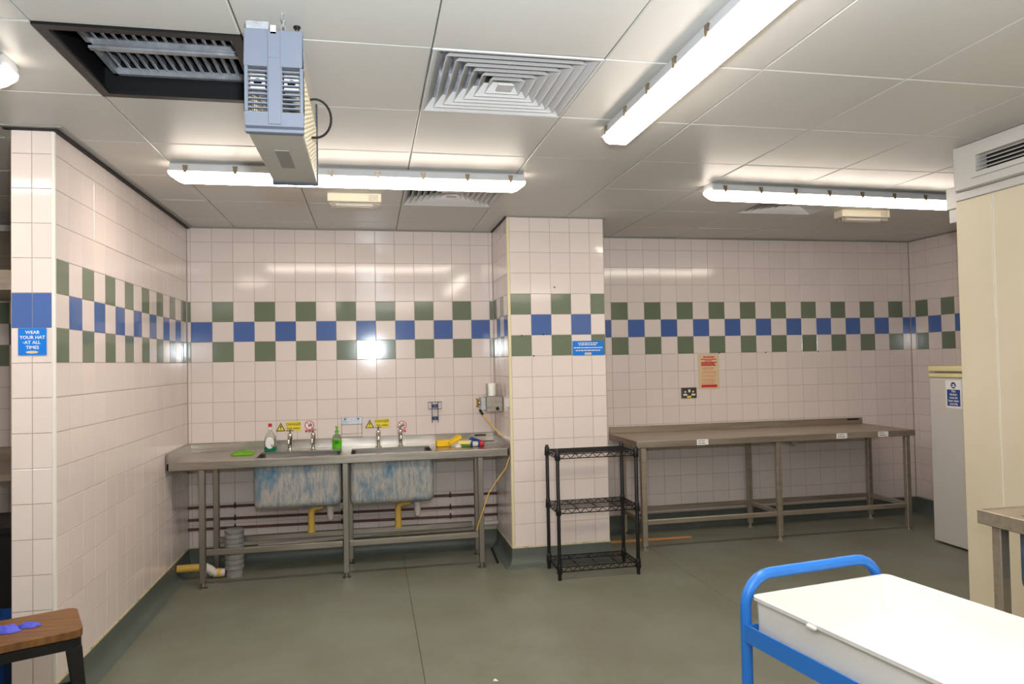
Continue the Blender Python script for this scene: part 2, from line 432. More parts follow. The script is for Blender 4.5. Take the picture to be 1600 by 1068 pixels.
# coved skirting
CP = [(0.0015,ZB),(0.006,ZB-0.002),(0.006,0.075),(0.010,0.050),(0.020,0.026),(0.038,0.010),(0.062,0.0018),(0.064,0.0)]
def cove(name, p0, p1, n, k0, k1):
    p0 = Vector((*p0,0)); p1 = Vector((*p1,0)); n = Vector((*n,0)); t = (p1-p0).normalized(); vs = []
    prof = CP+[(0.0005,0.0),(0.0005,ZB)]
    for p, k, sgn in ((p0,k0,1),(p1,k1,-1)):
        for d, z in prof: vs.append(p+n*d+t*(sgn*k*d)+Vector((0,0,z)))
    m = len(prof); fs = [(i,(i+1)%m,m+(i+1)%m,m+i) for i in range(m)]+[tuple(range(m-1,-1,-1)), tuple(range(m,2*m))]
    return struct(MB().add(vs, fs).build(name, 'cove', smooth=True))
cove('baseboard_left_end', (XL,YE), (0,YE), (0,-1), 0, -1)
cove('baseboard_left', (0,YE), (0,0), (1,0), -1, 1)
cove('baseboard_back', (0,0), (PA,0), (0,-1), 1, 1)
cove('baseboard_pillar_side', (PA,0), (PA,YP), (-1,0), 1, -1)
cove('baseboard_pillar', (PA,YP), (PB,YP), (0,-1), -1, -1)
cove('baseboard_pillar_right', (PB,YP), (PB,YB), (1,0), -1, 1)
cove('baseboard_back_right', (PB,YB), (XR,YB), (0,-1), 1, 1)
cove('baseboard_right', (XR,YB), (XR,-2.4), (-1,0), 1, 0)
for i, a in enumerate(((-0.001,0.005,YE,0.0), (PA+0.0,PB,YP-0.005,YP+0.001), (PA-0.005,PA+0.001,YP,0.0), (0.0,PA,-0.004,0.001), (XL,0,YE-0.005,YE+0.001))):
    struct(box(*a, ZB-0.003, ROWS[0]+0.001).build('trim_%d' % (10+i), 'sealant'))

# cream cold-room partition on the right
XQ, YQ = 4.283, -2.535
wq = struct(box(XQ+0.004, XQ+0.10, YF, YQ, 0, 2.232).build('wall_partition', 'trim_white'))
yy = [YQ, -2.752]+[-2.752-1.15*k for k in range(1, 5)]
for i in range(len(yy)-1):
    box(XQ-0.001, XQ+0.02, max(yy[i+1]+0.006, YF), yy[i]-(0.006 if i else 0), 0.0, 2.232).build('wall_panel', 'cream_panel', wq, bevel=0.002)

# ------------------------------------------------------------------ ceiling fittings
def batten(p0, length, axis, label):
    """surface-mounted lit batten: housing, lit diffuser, steel clips; p0 = start of its centre line at the ceiling"""
    n = 'strip_light'; t = thing(n, (0,0,0), label, 'ceiling light', 'strip lights on the ceiling')
    BASE[t.name] = Vector((0,0,0))
    L = length
    hp = [(-0.040,0.0),(-0.060,-0.014),(-0.066,-0.050),(0.066,-0.050),(0.060,-0.014),(0.040,0.0)]
    MB().prism(hp, 0.012, L-0.012, 0).build('housing', 'lamp_body', t, bevel=0.002)
    secs = [(0.0,0.60,0.30),(0.010,0.90,0.42),(0.035,1.0,0.80),(0.06,1.0,1.0)]
    secs = secs+[(L-a,b,c) for a,b,c in reversed(secs)]
    prof = [(-0.058,-0.044),(-0.058,-0.054),(-0.051,-0.080),(-0.036,-0.092),(0.036,-0.092),(0.051,-0.080),(0.058,-0.054),(0.058,-0.044)]
    vs = [(x, y*b, -0.044+(z+0.044)*c) for x,b,c in secs for y,z in prof]; m = len(prof)
    fs = [(i*m+k, i*m+(k+1)%m, (i+1)*m+(k+1)%m, (i+1)*m+k) for i in range(len(secs)-1) for k in range(m)]+[tuple(range(m-1,-1,-1)), tuple((len(secs)-1)*m+k for k in range(m))]
    df = MB().add(vs, fs).build('diffuser', 'lamp_side', t, smooth=True)
    df.data.materials.append(MT['lamp'])
    for p in df.data.polygons: p.material_index = 1 if p.normal.z < -0.6 else 0
    c = MB().box(-0.010,0.010,-0.0705,-0.0615,-0.048,-0.026).box(-0.007,0.007,-0.071,-0.0665,-0.060,-0.040).box(-0.012,0.012,-0.0695,-0.0600,-0.030,-0.022)
    c0 = c.build('clip', 'clip', t); first = True
    nc = 8
    for k in range(nc):
        x = 0.09+(L-0.18)*k/(nc-1)
        for sgn in (1, -1):
            o = c0 if first else inst(c0.data, 'clip', t, (0,0,0)); first = False
            o.location = (x,0,0); o.rotation_euler = (0,0,0 if sgn == 1 else math.pi)
    t.location = p0; t.rotation_euler = (0,0,axis)
    return t
batten((0.335, -1.765, ZC), 1.855, 0.0, 'long lit strip light behind the hanging fly killer')
batten((2.418, -2.615, ZC), 1.855, -math.pi/2, 'lit strip light running towards the camera at upper right')
batten((3.325, -1.70, ZC), 1.87, 0.055, 'long lit strip light beside the cream partition on the right')
batten((0.175, -3.03, ZC), 1.87, math.pi, 'strip light cut off by the left edge, its end showing')
batten((0.6, -6.3, ZC), 1.87, 0.0, 'unseen strip light added for fill behind the viewer, on the left')  # out of view, added to brighten the room
batten((3.1, -6.0, ZC), 1.1, 0.0, 'unseen strip light added for fill behind the viewer, on the right')  # second added fill batten, also out of view


def vent(x0, y0, label):
    cx, cy_ = x0+0.3, y0+0.3; t = thing('ceiling_vent', (cx, cy_, ZC), label, 'vent', 'square louvred ceiling vents')
    def ring(a0, z0, a1, z1, th=0.0025):
        vs = []
        for a, z in ((a0,z0),(a1,z1),(a1+th,z1),(a0+th,z0)):
            vs += [(cx-a,cy_-a,z),(cx+a,cy_-a,z),(cx+a,cy_+a,z),(cx-a,cy_+a,z)]
        fs = [(r*4+i, r*4+(i+1)%4, ((r+1)%4)*4+(i+1)%4, ((r+1)%4)*4+i) for r in range(4) for i in range(4)]
        return MB().add(vs, fs)
    f = MB()
    for a in ((-0.298,0.298,-0.298,-0.288),(-0.298,0.298,0.288,0.298),(-0.298,-0.288,-0.288,0.288),(0.288,0.298,-0.288,0.288)):
        f.box(cx+a[0],cx+a[1],cy_+a[2],cy_+a[3],ZC-0.003,ZC+0.004)
    f.build('frame', 'vent', t, bevel=0.001)
    for k in range(7):
        a1 = 0.284-0.0365*k; ring(a1-0.034, ZC+0.040, a1, ZC-0.001).build('louvre', 'vent', t)
    box(cx-0.030,cx+0.030,cy_-0.030,cy_+0.030,ZC-0.004,ZC).build('centre_plate', 'vent', t)
    b = MB().box(cx-0.299,cx+0.299,cy_-0.299,cy_+0.299,ZC+0.16,ZC+0.17)
    for a in ((-0.3,0.3,-0.302,-0.296),(-0.3,0.3,0.296,0.302),(-0.302,-0.296,-0.3,0.3),(0.296,0.302,-0.3,0.3)): b.box(cx+a[0],cx+a[1],cy_+a[2],cy_+a[3],ZC+0.008,ZC+0.17)
    b.build('plenum_box', 'galv', t)
    return t
vent(1.543, -3.32, 'large square louvred air vent nearest the camera on the ceiling')
vent(1.543, -1.52, 'square louvred air vent behind the strip light over the sinks')
vent(3.943, -1.52, 'square louvred air vent behind the strip light on the right')

# extract opening with grease filters
t = thing('extract_opening', (0.643, -3.02, ZC), 'black framed square opening in the ceiling with metal grease filters', 'vent')
fr = MB(); h0, h1 = 0.345, 0.941
for a in ((h0,h1,-3.318,-3.285),(h0,h1,-2.755,-2.722),(h0,h0+0.033,-3.285,-2.755),(h1-0.033,h1,-3.285,-2.755)): fr.box(*a, ZC-0.006, ZC+0.004)
fr.build('frame', 'black', t)
sd = MB()
for a in ((h0,h1,-3.318,-3.308),(h0,h1,-2.732,-2.722),(h0,h0+0.01,-3.318,-2.722),(h1-0.01,h1,-3.318,-2.722)): sd.box(*a, ZC+0.004, ZC+0.20)
sd.build('duct_side', 'black', t); box(h0,h1,-3.318,-2.722,ZC+0.20,ZC+0.21).build('duct_top', 'black', t)
zf = ZC+0.075
for k, (ya, yb) in enumerate(((-3.27,-3.025),(-3.005,-2.76))):
    g = MB().box(0.40,0.90,ya,ya+0.02,zf-0.012,zf+0.012).box(0.40,0.90,yb-0.02,yb,zf-0.012,zf+0.012).box(0.40,0.415,ya,yb,zf-0.012,zf+0.012).box(0.885,0.90,ya,yb,zf-0.012,zf+0.012)
    g = g.build('filter', 'galv', t)
    fin = MB().prism([(-0.010,0.022),(-0.010,-0.010),(0.004,-0.018),(0.0055,-0.015),(-0.0075,-0.006),(-0.0075,0.022)], -(yb-ya)/2+0.02, (yb-ya)/2-0.02, 1)
    f0 = fin.build('fin', 'galv', None); f0.parent = g; f0.location = Vector((0.43,(ya+yb)/2,zf))-BASE[g.name]
    f0.data.transform(Matrix.Translation((0,0,0)))
    for i in range(1, 15): inst(f0.data, 'fin', g, (0.43+0.0318*i,(ya+yb)/2,zf))
box(0.40,0.90,-3.027,-3.003,zf-0.022,zf-0.013).build('filter_rail', 'galv', t)
MB().box(0.905,0.925,-2.80,-2.797,ZC-0.045,zf).build('release_tab', 'galv', t)

def emergency(x0, x1, y, label, rz=0):
    t = thing('emergency_light', ((x0+x1)/2, y+0.05, ZC), label, 'emergency light', 'emergency lights on the ceiling')
    box(x0,x1,y,y+0.10,ZC-0.052,ZC).build('case', 'emer', t, bevel=0.004)
    box(x0+0.012,x1-0.012,y+0.006,y+0.094,ZC-0.078,ZC-0.0525).build('lens', 'clear', t, bevel=0.008, seg=2)
    MB().lathe([(0.006,x0+0.05),(0.006,x1-0.05)], (0,y+0.05,ZC-0.063), 8, axis=0).build('tube', 'white', t)
    rd = random.Random(3); d = MB()
    for k in range(4): dashes(d, y-0.0003, x1-0.075, x1-0.02, ZC-0.014-0.009*k, 0.004, rd, 0.006, 0.02, 0.003)
    d.build('rating_print', 'paper_grey', t)
emergency(1.087, 1.409, -1.225, 'cream emergency light on the ceiling left of the square pillar')
emergency(4.67, 5.06, -1.12, 'cream emergency light on the ceiling above the right work table')

# fly killer hanging on chains
FX0, FX1, FY0, FY1, FZ0, FZ1 = 0.985, 1.147, -3.535, -2.925, 2.135, 2.434
t = thing('fly_killer', ((FX0+FX1)/2, (FY0+FY1)/2, FZ0), 'electric fly killer with blue-grey slotted end hanging from ceiling chains', 'fly killer')
fc = MB(); fx = lambda a: FX0+a*(FX1-FX0); fz = lambda a: FZ0+a*(FZ1-FZ0)
for a, b, c, d in ((0,1,0.64,1.0),(0,1,0.06,0.20),(0,0.06,0.2,0.64),(0.38,0.64,0.2,0.64),(0.94,1,0.2,0.64)): fc.box(fx(a),fx(b),FY0,FY0+0.022,fz(c),fz(d))
cap = fc.build('end_cap', 'cap_blue', t, bevel=0.0015)
box(fx(0.40),fx(0.62),FY0-0.004,FY0,fz(0.08),fz(0.98)).build('rib', 'cap_blue', cap, bevel=0.0015)
box(fx(0.405),fx(0.60),FY0-0.006,FY0-0.003,fz(0.72),fz(0.81)).build('badge', 'cap_blue', cap, bevel=0.001)
box(fx(0.0),fx(1.0),FY0-0.002,FY0+0.022,fz(0.0),fz(0.035)).build('lower_lip', 'cap_blue', cap, bevel=0.002)
box(fx(0.01),fx(0.99),FY0+0.003,FY0+0.022,fz(0.035),fz(0.06)).build('groove', 'cap_dark', cap)
for k in range(9):
    z = fz(0.242+0.0445*k)
    for a, b in ((0.06,0.38),(0.64,0.94)): box(fx(a),fx(b),FY0+0.002,FY0+0.014,z-0.0018,z+0.0018).build('louvre_slat', 'cap_blue', cap)
box(FX0+0.004,FX1-0.004,FY0+0.022,FY1-0.018,fz(0.0)+0.004,fz(0.05)).build('tray', 'fly_steel', t, bevel=0.002)
box(FX0+0.058,FX1-0.062,FY0+0.19,FY0+0.39,fz(0.0)+0.002,fz(0.0)+0.0042).build('rating_plate', 'paper_grey', t)
box(FX0+0.006,FX1-0.006,FY0+0.022,FY1-0.018,fz(0.66),fz(0.99)).build('top_housing', 'fly_steel', t, bevel=0.003)
box(FX0,FX1,FY1-0.018,FY1,fz(0.0)-0.004,fz(1.0)).build('rear_cap', 'cap_dark', t, bevel=0.002)
box(FX0+0.06,FX1-0.06,FY0+0.05,FY1-0.02,fz(0.06),fz(0.66)).build('inside_shade_block', 'fly_inside', t)  # solid block, its dark colour paints the shade seen through the slots
for a in (0.20, 0.78):
    MB().lathe([(0.012,FY0+0.03),(0.012,FY1-0.03)], (fx(a),0,fz(0.52)), 10, axis=1).build('lamp_tube', 'white', t)
    box(fx(a)-0.020,fx(a)+0.020,FY0+0.03,FY0+0.055,fz(0.44),fz(0.60)).build('lamp_holder', 'white', t)
for sx in (FX0+0.006, FX1-0.006):
    g = MB()
    for k in range(15):
        y = FY0+0.03+(FY1-FY0-0.055)*k/14; g.bar((sx,y,fz(0.05)),(sx,y,fz(0.70)),0.0035)
    for k in range(14):
        z = fz(0.06+0.62*k/13); g.bar((sx,FY0+0.022,z),(sx,FY1-0.018,z),0.0032)
    tag(g.build('guard_mesh', 'fly_mesh', t), kind='stuff')
box(FX0+0.004,FX0+0.068,FY0+0.004,FY0+0.024,FZ1,FZ1+0.026).build('bracket', 'galv', t, bevel=0.002)
box(FX0+0.073,FX0+0.088,FY0-0.004,FY0+0.002,FZ1-0.013,FZ1+0.011).build('inspection_tag', 'white', t)
def chain(x, y, z0, z1):
    n = max(3, int((z1-z0)/0.017)); st = (z1-z0)/n
    for k in range(n):
        z = z0+st*(k+0.5); ph = k % 2; pts = []
        for i in range(10):
            a = 2*math.pi*i/10; u = 0.0062*math.cos(a); v = (st*0.5+0.0042)*math.sin(a)
            pts.append((x+(u if ph else 0), y+(0 if ph else u), z+v))
        MB().tube(pts, 0.0017, 6, closed=True).build('chain_link', 'galv', t, smooth=True)
chain(FX0+0.103, FY0+0.05, FZ1, ZC-0.002); chain(FX0+0.08, FY1-0.06, FZ1, ZC-0.002)
MB().lathe([(0.011,0),(0.011,-0.004),(0.006,-0.010),(0.003,-0.016)], (FX0+0.135, FY0+0.13, ZC), 12).build('ceiling_hook', 'black', t)
chain(FX0+0.135, FY0+0.13, FZ1, ZC-0.014)
pts = []
for k in range(15):
    a = math.radians(100-190*k/14); pts.append((FX1+0.012+0.062*math.cos(a)*0.8, FY0+0.33+0.02*k/14, 2.295+0.062*math.sin(a)))
pts = [(FX1-0.01, FY0+0.33, 2.352)]+pts+[(FX1-0.01, FY0+0.35, 2.232)]
MB().tube(pts, 0.004, 8).build('power_cable', 'rubber', t, smooth=True)

# cassette of the cold-room cooler above the partition
t = thing('air_unit', (4.25, -3.6, 2.25), 'white louvred air unit above the cream partition on the right', 'air conditioner')
box(XQ-0.012,XQ+0.10,-5.0,YQ-0.005,2.4635,ZC-0.003).build('top_flange', 'white_enamel', t, bevel=0.003)
box(XQ-0.012,XQ+0.10,-5.0,YQ-0.012,2.233,2.2735).build('lower_flange', 'white_enamel', t, bevel=0.003)
f = MB(); ya, yb = -3.95, -2.722
f.box(4.226,4.34,-5.0,ya,2.275,2.462).box(4.226,4.34,yb,-2.590,2.275,2.462).box(4.226,4.34,ya,yb,2.422,2.462).box(4.226,4.34,ya,yb,2.275,2.340)
f.build('casing', 'white_enamel', t)
box(4.29,4.335,ya,yb,2.341,2.421).build('grille_back', 'dark', t)
for k in range(4):
    z = 2.353+0.019*k; MB().add([(4.228,ya,z-0.004),(4.228,yb,z-0.004),(4.256,yb,z+0.010),(4.256,ya,z+0.010),(4.228,ya,z-0.001),(4.228,yb,z-0.001),(4.256,yb,z+0.013),(4.256,ya,z+0.013)],
      [(0,1,2,3),(7,6,5,4),(0,4,5,1),(1,5,6,2),(2,6,7,3),(3,7,4,0)]).build('louvre_blade', 'white_enamel', t)
box(4.2225,4.2258,ya-0.05,-2.70,2.3120,2.3150).build('cover_seam', 'grey_trim', t)
t = thing('junction_box', (4.32, -2.49, 2.13), 'small white electrical box on the edge of the cream partition', 'electrical box')
box(4.290,4.345,YQ+0.001,YQ+0.07,2.205,2.315).build('upper_case', 'white_enamel', t, bevel=0.003)
box(4.298,4.345,YQ+0.001,YQ+0.062,2.135,2.204).build('lower_case', 'white_enamel', t, bevel=0.003)

# ------------------------------------------------------------------ double sink unit
def square_leg(t, x, y, z1, wd=0.038, m='steel_leg', foot=True):
    l = box(x-wd/2,x+wd/2,y-wd/2,y+wd/2,0.035,z1).build('leg', m, t, bevel=0.003)
    if foot: MB().lathe([(0.030,0),(0.030,0.005),(0.014,0.013),(0.012,0.036)], (x,y,0), 14).build('foot', m, l, smooth=True)
    return l
def bowl(t, x0, x1, y0, y1, z0, z1, m):
    def shell(a0,a1,b0,b1,c0,c1,r):
        bm = bmesh.new(); g = bmesh.ops.create_cube(bm, size=1.0)
        for v in bm.verts: v.co = Vector((a0+(v.co.x+0.5)*(a1-a0), b0+(v.co.y+0.5)*(b1-b0), c0+(v.co.z+0.5)*(c1-c0)))
        topf = [f for f in bm.faces if all(abs(v.co.z-c1) < 1e-6 for v in f.verts)]
        bmesh.ops.delete(bm, geom=topf, context='FACES_ONLY')
        es = [e for e in bm.edges if not all(abs(v.co.z-c1) < 1e-6 for v in e.verts)]
        bmesh.ops.bevel(bm, geom=es, offset=r, segments=5, profile=0.5, affect='EDGES')
        bm.verts.index_update(); mb = MB(); mb.add([v.co.copy() for v in bm.verts], [tuple(v.index for v in f.verts) for f in bm.faces]); bm.free(); return mb
    b = shell(x0,x1,y0,y1,z0,z1,0.045).build('bowl', m, t, smooth=True)
    shell(x0+0.006,x1-0.006,y0+0.006,y1-0.006,z0+0.006,z1,0.040).build('basin', 'steel', b, smooth=True)
    MB().lathe([(0.028,0),(0.028,0.003),(0.02,0.003)], ((x0+x1)/2,(y0+y1)/2,z0+0.0065), 16).build('drain', 'chrome', b)
    return b
SX0, SX1, SY0, SZ = 0.008, 2.298, -0.600, 0.836
t = thing('sink_unit', ((SX0+SX1)/2, -0.3, 0), 'long stainless steel double sink unit along the back wall', 'sink')
b1, b2, by0, by1 = (0.552,1.112), (1.186,1.752), -0.540, -0.215
top = MB(); th = 0.012
for a in ((SX0+0.014,b1[0],SY0,-0.012),(b1[1],b2[0],SY0,-0.012),(b2[1],SX1-0.014,SY0,-0.012),(b1[0],b1[1],SY0,by0),(b2[0],b2[1],SY0,by0),(b1[0],b1[1],by1,-0.012),(b2[0],b2[1],by1,-0.012)):
    top.box(*a, SZ-th, SZ)
top.build('worktop', 'steel', t)
box(SX0,SX1,SY0-0.012,SY0,SZ-0.052,SZ+0.002).build('front_lip', 'steel', t, bevel=0.003, seg=2)
box(SX0,SX1,-0.0115,-0.0025,SZ-0.03,0.898).build('back_upstand', 'steel', t, bevel=0.002)
MB().prism([(SY0-0.012,SZ-0.052),(-0.012,SZ-0.052),(-0.012,0.897),(SY0-0.004,0.893),(SY0-0.012,0.886)], SX0, SX0+0.0135, 0).build('side_upstand', 'steel', t)
MB().prism([(SY0-0.012,SZ-0.052),(-0.012,SZ-0.052),(-0.012,0.885),(SY0+0.004,0.868),(SY0-0.012,0.850)], SX1-0.0135, SX1, 0).build('side_upstand', 'steel', t)
box(2.135,2.225,-0.0135,-0.0116,0.871,0.884).build('maker_plate', 'black', t)
bowl(t, b1[0]-0.010, b1[1]+0.010, -0.572, by1+0.02, 0.487, SZ-th-0.001, 'film_blue')
bowl(t, b2[0]-0.010, b2[1]+0.010, -0.572, by1+0.02, 0.482, SZ-th-0.001, 'film_blue')
for x in (0.222, 1.150, 2.090):
    square_leg(t, x, -0.578, SZ-0.053); square_leg(t, x+0.02, -0.235, SZ-th-0.001)
for y in (-0.578, -0.235):
    for xa, xb in ((0.243,1.129),(1.171,2.070)): box(xa,xb,y-0.014,y+0.014,0.212,0.252).build('rail', 'steel', t, bevel=0.003)
for x in (0.232,1.16,2.10): box(x-0.012,x+0.012,-0.558,-0.255,0.785,0.82).build('cross_rail', 'steel_leg', t)
# drains below the bowls
def drain(xy, xw, z, lab):
    t = thing('waste_pipe', (xw, -0.38, z-0.16), lab, 'pipe', 'waste pipes under the sink bowls')
    y = -0.38
    MB().tube([(xw,y,z+0.004),(xw,y,z-0.10),(xw,y,z-0.125)], [0.024,0.023,0.014], 12).build('bottle_trap', 'white_pipe', t, smooth=True)
    MB().lathe([(0.027,0),(0.027,0.018)], (xw,y,z-0.04), 14).build('trap_collar', 'white_pipe', t)
    MB().tube([(xw-0.018,y,z-0.028),(xw-0.055,y,z-0.028)], 0.011, 10).build('outlet', 'grey_pipe', t, smooth=True)
    MB().tube([(xw-0.05,y,z-0.028),(xy+0.03,y,z-0.032),(xy+0.008,y,z-0.040),(xy,y,z-0.06),(xy,y,z-0.20)], [0.017,0.021,0.023,0.023,0.023], 12).build('downpipe', 'yellow_pipe', t, smooth=True)
    MB().lathe([(0.027,0),(0.027,0.02)], (xy,y,z-0.205), 14).build('pipe_socket', 'yellow_pipe', t)
drain(0.905, 1.035, 0.483, 'yellow waste pipe with white trap under the left sink bowl')
drain(1.512, 1.652, 0.478, 'yellow waste pipe with white trap under the right sink bowl')
# pipes along the wall
for z0, z1, lab in ((0.432,0.416,'uppermost of the thin brown pipes along the wall under the sinks'),(0.343,0.322,'middle brown pipe along the wall under the sinks'),(0.275,0.250,'lowest brown pipe along the wall under the sinks')):
    t = thing('copper_pipe', (1.15,-0.03,z0), lab, 'pipe', 'brown pipes under the sinks')
    zz = lambda x: z0+(z1-z0)*x/2.3
    MB().tube([(0.004,-0.032,zz(0)),(2.303,-0.032,zz(2.3))], 0.0095, 10).build('pipe', 'copper', t, smooth=True)
    for x in (0.33, 1.10, 1.93):
        MB().lathe([(0.016,-0.006),(0.016,0.006)], (x,-0.032,zz(x)), 10, axis=0).build('pipe_clip', 'dark', t)
        MB().bar((x,-0.03,zz(x)+0.012),(x,-0.03,zz(x)+0.026),0.008).build('clip_screw', 'dark', t)
tag(MB().tube([(0.50,-0.075,0.135),(0.9,-0.075,0.150),(1.45,-0.075,0.176),(2.30,-0.075,0.196)], 0.019, 10).build('drain_pipe', 'white_pipe', smooth=True), 'white plastic drain pipe running along the wall behind the sink rails', 'pipe')
t = thing('gully_pot', (0.378,-0.335,0), 'grey ribbed plastic gully pot standing under the sink unit', 'drain')
prof = [(0.056,0.0),(0.058,0.05)]
for k in range(7): z = 0.055+0.036*k; prof += [(0.064,z),(0.064,z+0.022),(0.057,z+0.024),(0.057,z+0.034)]
MB().lathe(prof, (0.378,-0.335,0), 20).build('body', 'grey_pipe', t, smooth=True)
MB().lathe([(0.064,0.305),(0.066,0.312),(0.066,0.322),(0.058,0.326)], (0.378,-0.335,0), 20).build('lid', 'grey_pipe', t, smooth=True)
t = thing('floor_drain_pipe', (0.2,-0.36,0.02), 'yellow and white plastic pipe at floor level in the left corner', 'pipe')
MB().tube([(0.012,-0.37,0.083),(0.165,-0.37,0.083)], 0.026, 14).build('yellow_section', 'yellow_pipe', t, smooth=True)
MB().tube([(0.162,-0.37,0.083),(0.195,-0.37,0.080),(0.225,-0.37,0.062),(0.245,-0.365,0.040)], [0.030,0.031,0.031,0.028], 14).build('elbow', 'white_pipe', t, smooth=True)
MB().tube([(0.243,-0.365,0.038),(0.315,-0.35,0.034)], 0.027, 14).build('joint', 'white_pipe', t, smooth=True)
MB().lathe([(0.031,-0.012),(0.031,0.012)], (0.282,-0.357,0.036), 14, axis=0).build('ring', 'yellow_pipe', t)

# taps
def tap(x, y, lab):
    t = thing('tap', (x,y,SZ), lab, 'tap', 'chrome taps over the sinks')
    MB().lathe([(0.026,0),(0.026,0.004),(0.014,0.009),(0.011,0.03),(0.012,0.07),(0.016,0.085),(0.018,0.10),(0.017,0.118),(0.010,0.126),(0.006,0.134)], (x,y,SZ), 16).build('body', 'chrome', t, smooth=True)
    MB().tube([(x,y-0.008,SZ+0.098),(x,y-0.05,SZ+0.104),(x,y-0.085,SZ+0.098),(x,y-0.10,SZ+0.078),(x,y-0.101,SZ+0.062)], [0.012,0.011,0.011,0.011,0.012], 12).build('spout', 'chrome', t, smooth=True)
    h = MB().lathe([(0.006,0.132),(0.007,0.146),(0.009,0.150),(0.004,0.156)], (x,y,SZ), 10).build('handle', 'chrome', t, smooth=True)
    MB().tube([(x-0.024,y,SZ+0.149),(x-0.018,y,SZ+0.148),(x+0.018,y,SZ+0.148),(x+0.024,y,SZ+0.149)], [0.005,0.004,0.004,0.005], 8).tube([(x,y-0.024,SZ+0.149),(x,y+0.024,SZ+0.149)], 0.004, 8).build('crosshead', 'chrome', h, smooth=True)
    return t
tap(0.742, -0.165, 'chrome pillar tap beside the spray bottle, in front of the left yellow danger sign')
tap(0.906, -0.165, 'chrome pillar tap at the left sink in front of the red round sign')
tap(1.381, -0.165, 'chrome pillar tap at the right sink beside the wire soap rack')
tap(1.546, -0.165, 'chrome pillar tap farthest right, nearest the blue wire bracket')

# bottles, cloth, sponges
t = thing('spray_bottle', (0.602,-0.16,SZ), 'clear cleaner bottle with red cap and a little green liquid by the sink', 'bottle')
MB().lathe([(0.040,0.0),(0.042,0.004),(0.042,0.075),(0.038,0.105),(0.024,0.132),(0.014,0.146),(0.013,0.16)], (0.602,-0.16,SZ), 18, flat=0.62).build('body', 'bottle', t, smooth=True)
MB().lathe([(0.0425,0.002),(0.0428,0.034)], (0.602,-0.16,SZ), 18, flat=0.64).build('liquid', 'green_liq', t, smooth=True)
MB().lathe([(0.014,0.158),(0.015,0.178)], (0.602,-0.16,SZ), 12).build('neck', 'white', t, smooth=True)
MB().box(0.590,0.614,-0.175,-0.145,SZ+0.178,SZ+0.203).build('cap', 'red', t, bevel=0.004)
lb = MB().prism([(0.602+0.030*math.cos(a)*(1 if math.sin(a) > 0 else 1.0), SZ+(0.066+0.040*math.sin(a) if math.sin(a) > 0 else 0.066+0.044*math.sin(a)*1.0)) for a in [2*math.pi*k/16 for k in range(16)]], -0.1905, -0.187, 1).build('label_sticker', 'sign_white', t)
box(0.612,0.624,-0.192,-0.1904,SZ+0.035,SZ+0.052).build('barcode', 'paper_grey', lb)
t = thing('soap_bottle', (1.078,-0.195,SZ), 'clear pump bottle half full of bright green soap between the sinks', 'bottle')
MB().lathe([(0.031,0),(0.033,0.004),(0.033,0.085),(0.026,0.103),(0.012,0.112),(0.011,0.122)], (1.078,-0.195,SZ), 18, flat=0.8).build('body', 'bottle', t, smooth=True)
MB().lathe([(0.0335,0.001),(0.0338,0.03),(0.0338,0.076)], (1.078,-0.195,SZ), 18, flat=0.82).build('liquid', 'soap_green', t, smooth=True)
box(1.064,1.092,-0.2245,-0.2215,SZ+0.040,SZ+0.066).build('label_sticker', 'soap_dark', t)
MB().lathe([(0.013,0.120),(0.013,0.138),(0.005,0.140),(0.005,0.158),(0.012,0.160),(0.010,0.168)], (1.078,-0.195,SZ), 12).tube([(1.078,-0.195,SZ+0.164),(1.078,-0.232,SZ+0.160)], 0.005, 8).build('pump', 'soap_green', t, smooth=True)
def crumple(name, c, r, m, lab, cat, seed, n=26, k=15):
    rd = random.Random(seed); mb = MB(); vs = []
    ph = [(rd.uniform(0,6.28), rd.uniform(2,6), rd.uniform(2,6)) for _ in range(6)]
    for i in range(k+1):
        for j in range(n):
            u = i/k; a = 2*math.pi*j/n; rr = u*(1+0.16*math.sin(3*a+seed)+0.10*math.sin(5*a+2*seed)); x = rr*math.cos(a); y = rr*math.sin(a)
            h = sum(abs(math.sin(p+fx_*x+fy_*y)) for p, fx_, fy_ in ph)/6*(1-0.75*u**3)
            vs.append((c[0]+r[0]*x, c[1]+r[1]*y, c[2]+r[2]*h*(1.0 if u < 1 else 0.02)))
    fs = [(i*n+j, i*n+(j+1)%n, (i+1)*n+(j+1)%n, (i+1)*n+j) for i in range(k) for j in range(n)]
    fs.append(tuple(k*n+j for j in range(n)))
    return tag(mb.add(vs, fs).build(name, m, smooth=True), lab, cat)
crumple('cleaning_cloth', (0.430,-0.270,SZ+0.001), (0.082,0.075,0.040), 'green_cloth', 'crumpled lime green cloth on the left draining board', 'cloth', 3)
def rotbox(c, d, rz, ry=0, rx=0):
    m = Matrix.Rotation(rz,3,'Z') @ Matrix.Rotation(ry,3,'Y') @ Matrix.Rotation(rx,3,'X'); mb = MB().box(-d[0]/2,d[0]/2,-d[1]/2,d[1]/2,-d[2]/2,d[2]/2)
    return mb.xf(lambda p: m @ p+Vector(c))
tag(rotbox((1.855,-0.300,SZ+0.0235), (0.105,0.07,0.045), 0.1).build('sponge', 'yellow', bevel=0.006, seg=2), 'thick yellow sponge lying flat nearest the right sink', 'sponge', 'sponges')
tag(rotbox((1.937,-0.318,SZ+0.046), (0.105,0.065,0.028), 0.25, -0.48).build('sponge', 'yellow', bevel=0.006, seg=2), 'yellow sponge tilted up against the flat one', 'sponge', 'sponges')
t = thing('scouring_pad', (2.01,-0.36,SZ), 'pale yellow scouring sponge with green underside on the draining board', 'sponge', 'sponges')
rotbox((2.010,-0.365,SZ+0.030), (0.10,0.065,0.026), -0.15).build('foam', 'pale_yellow', t, bevel=0.004)
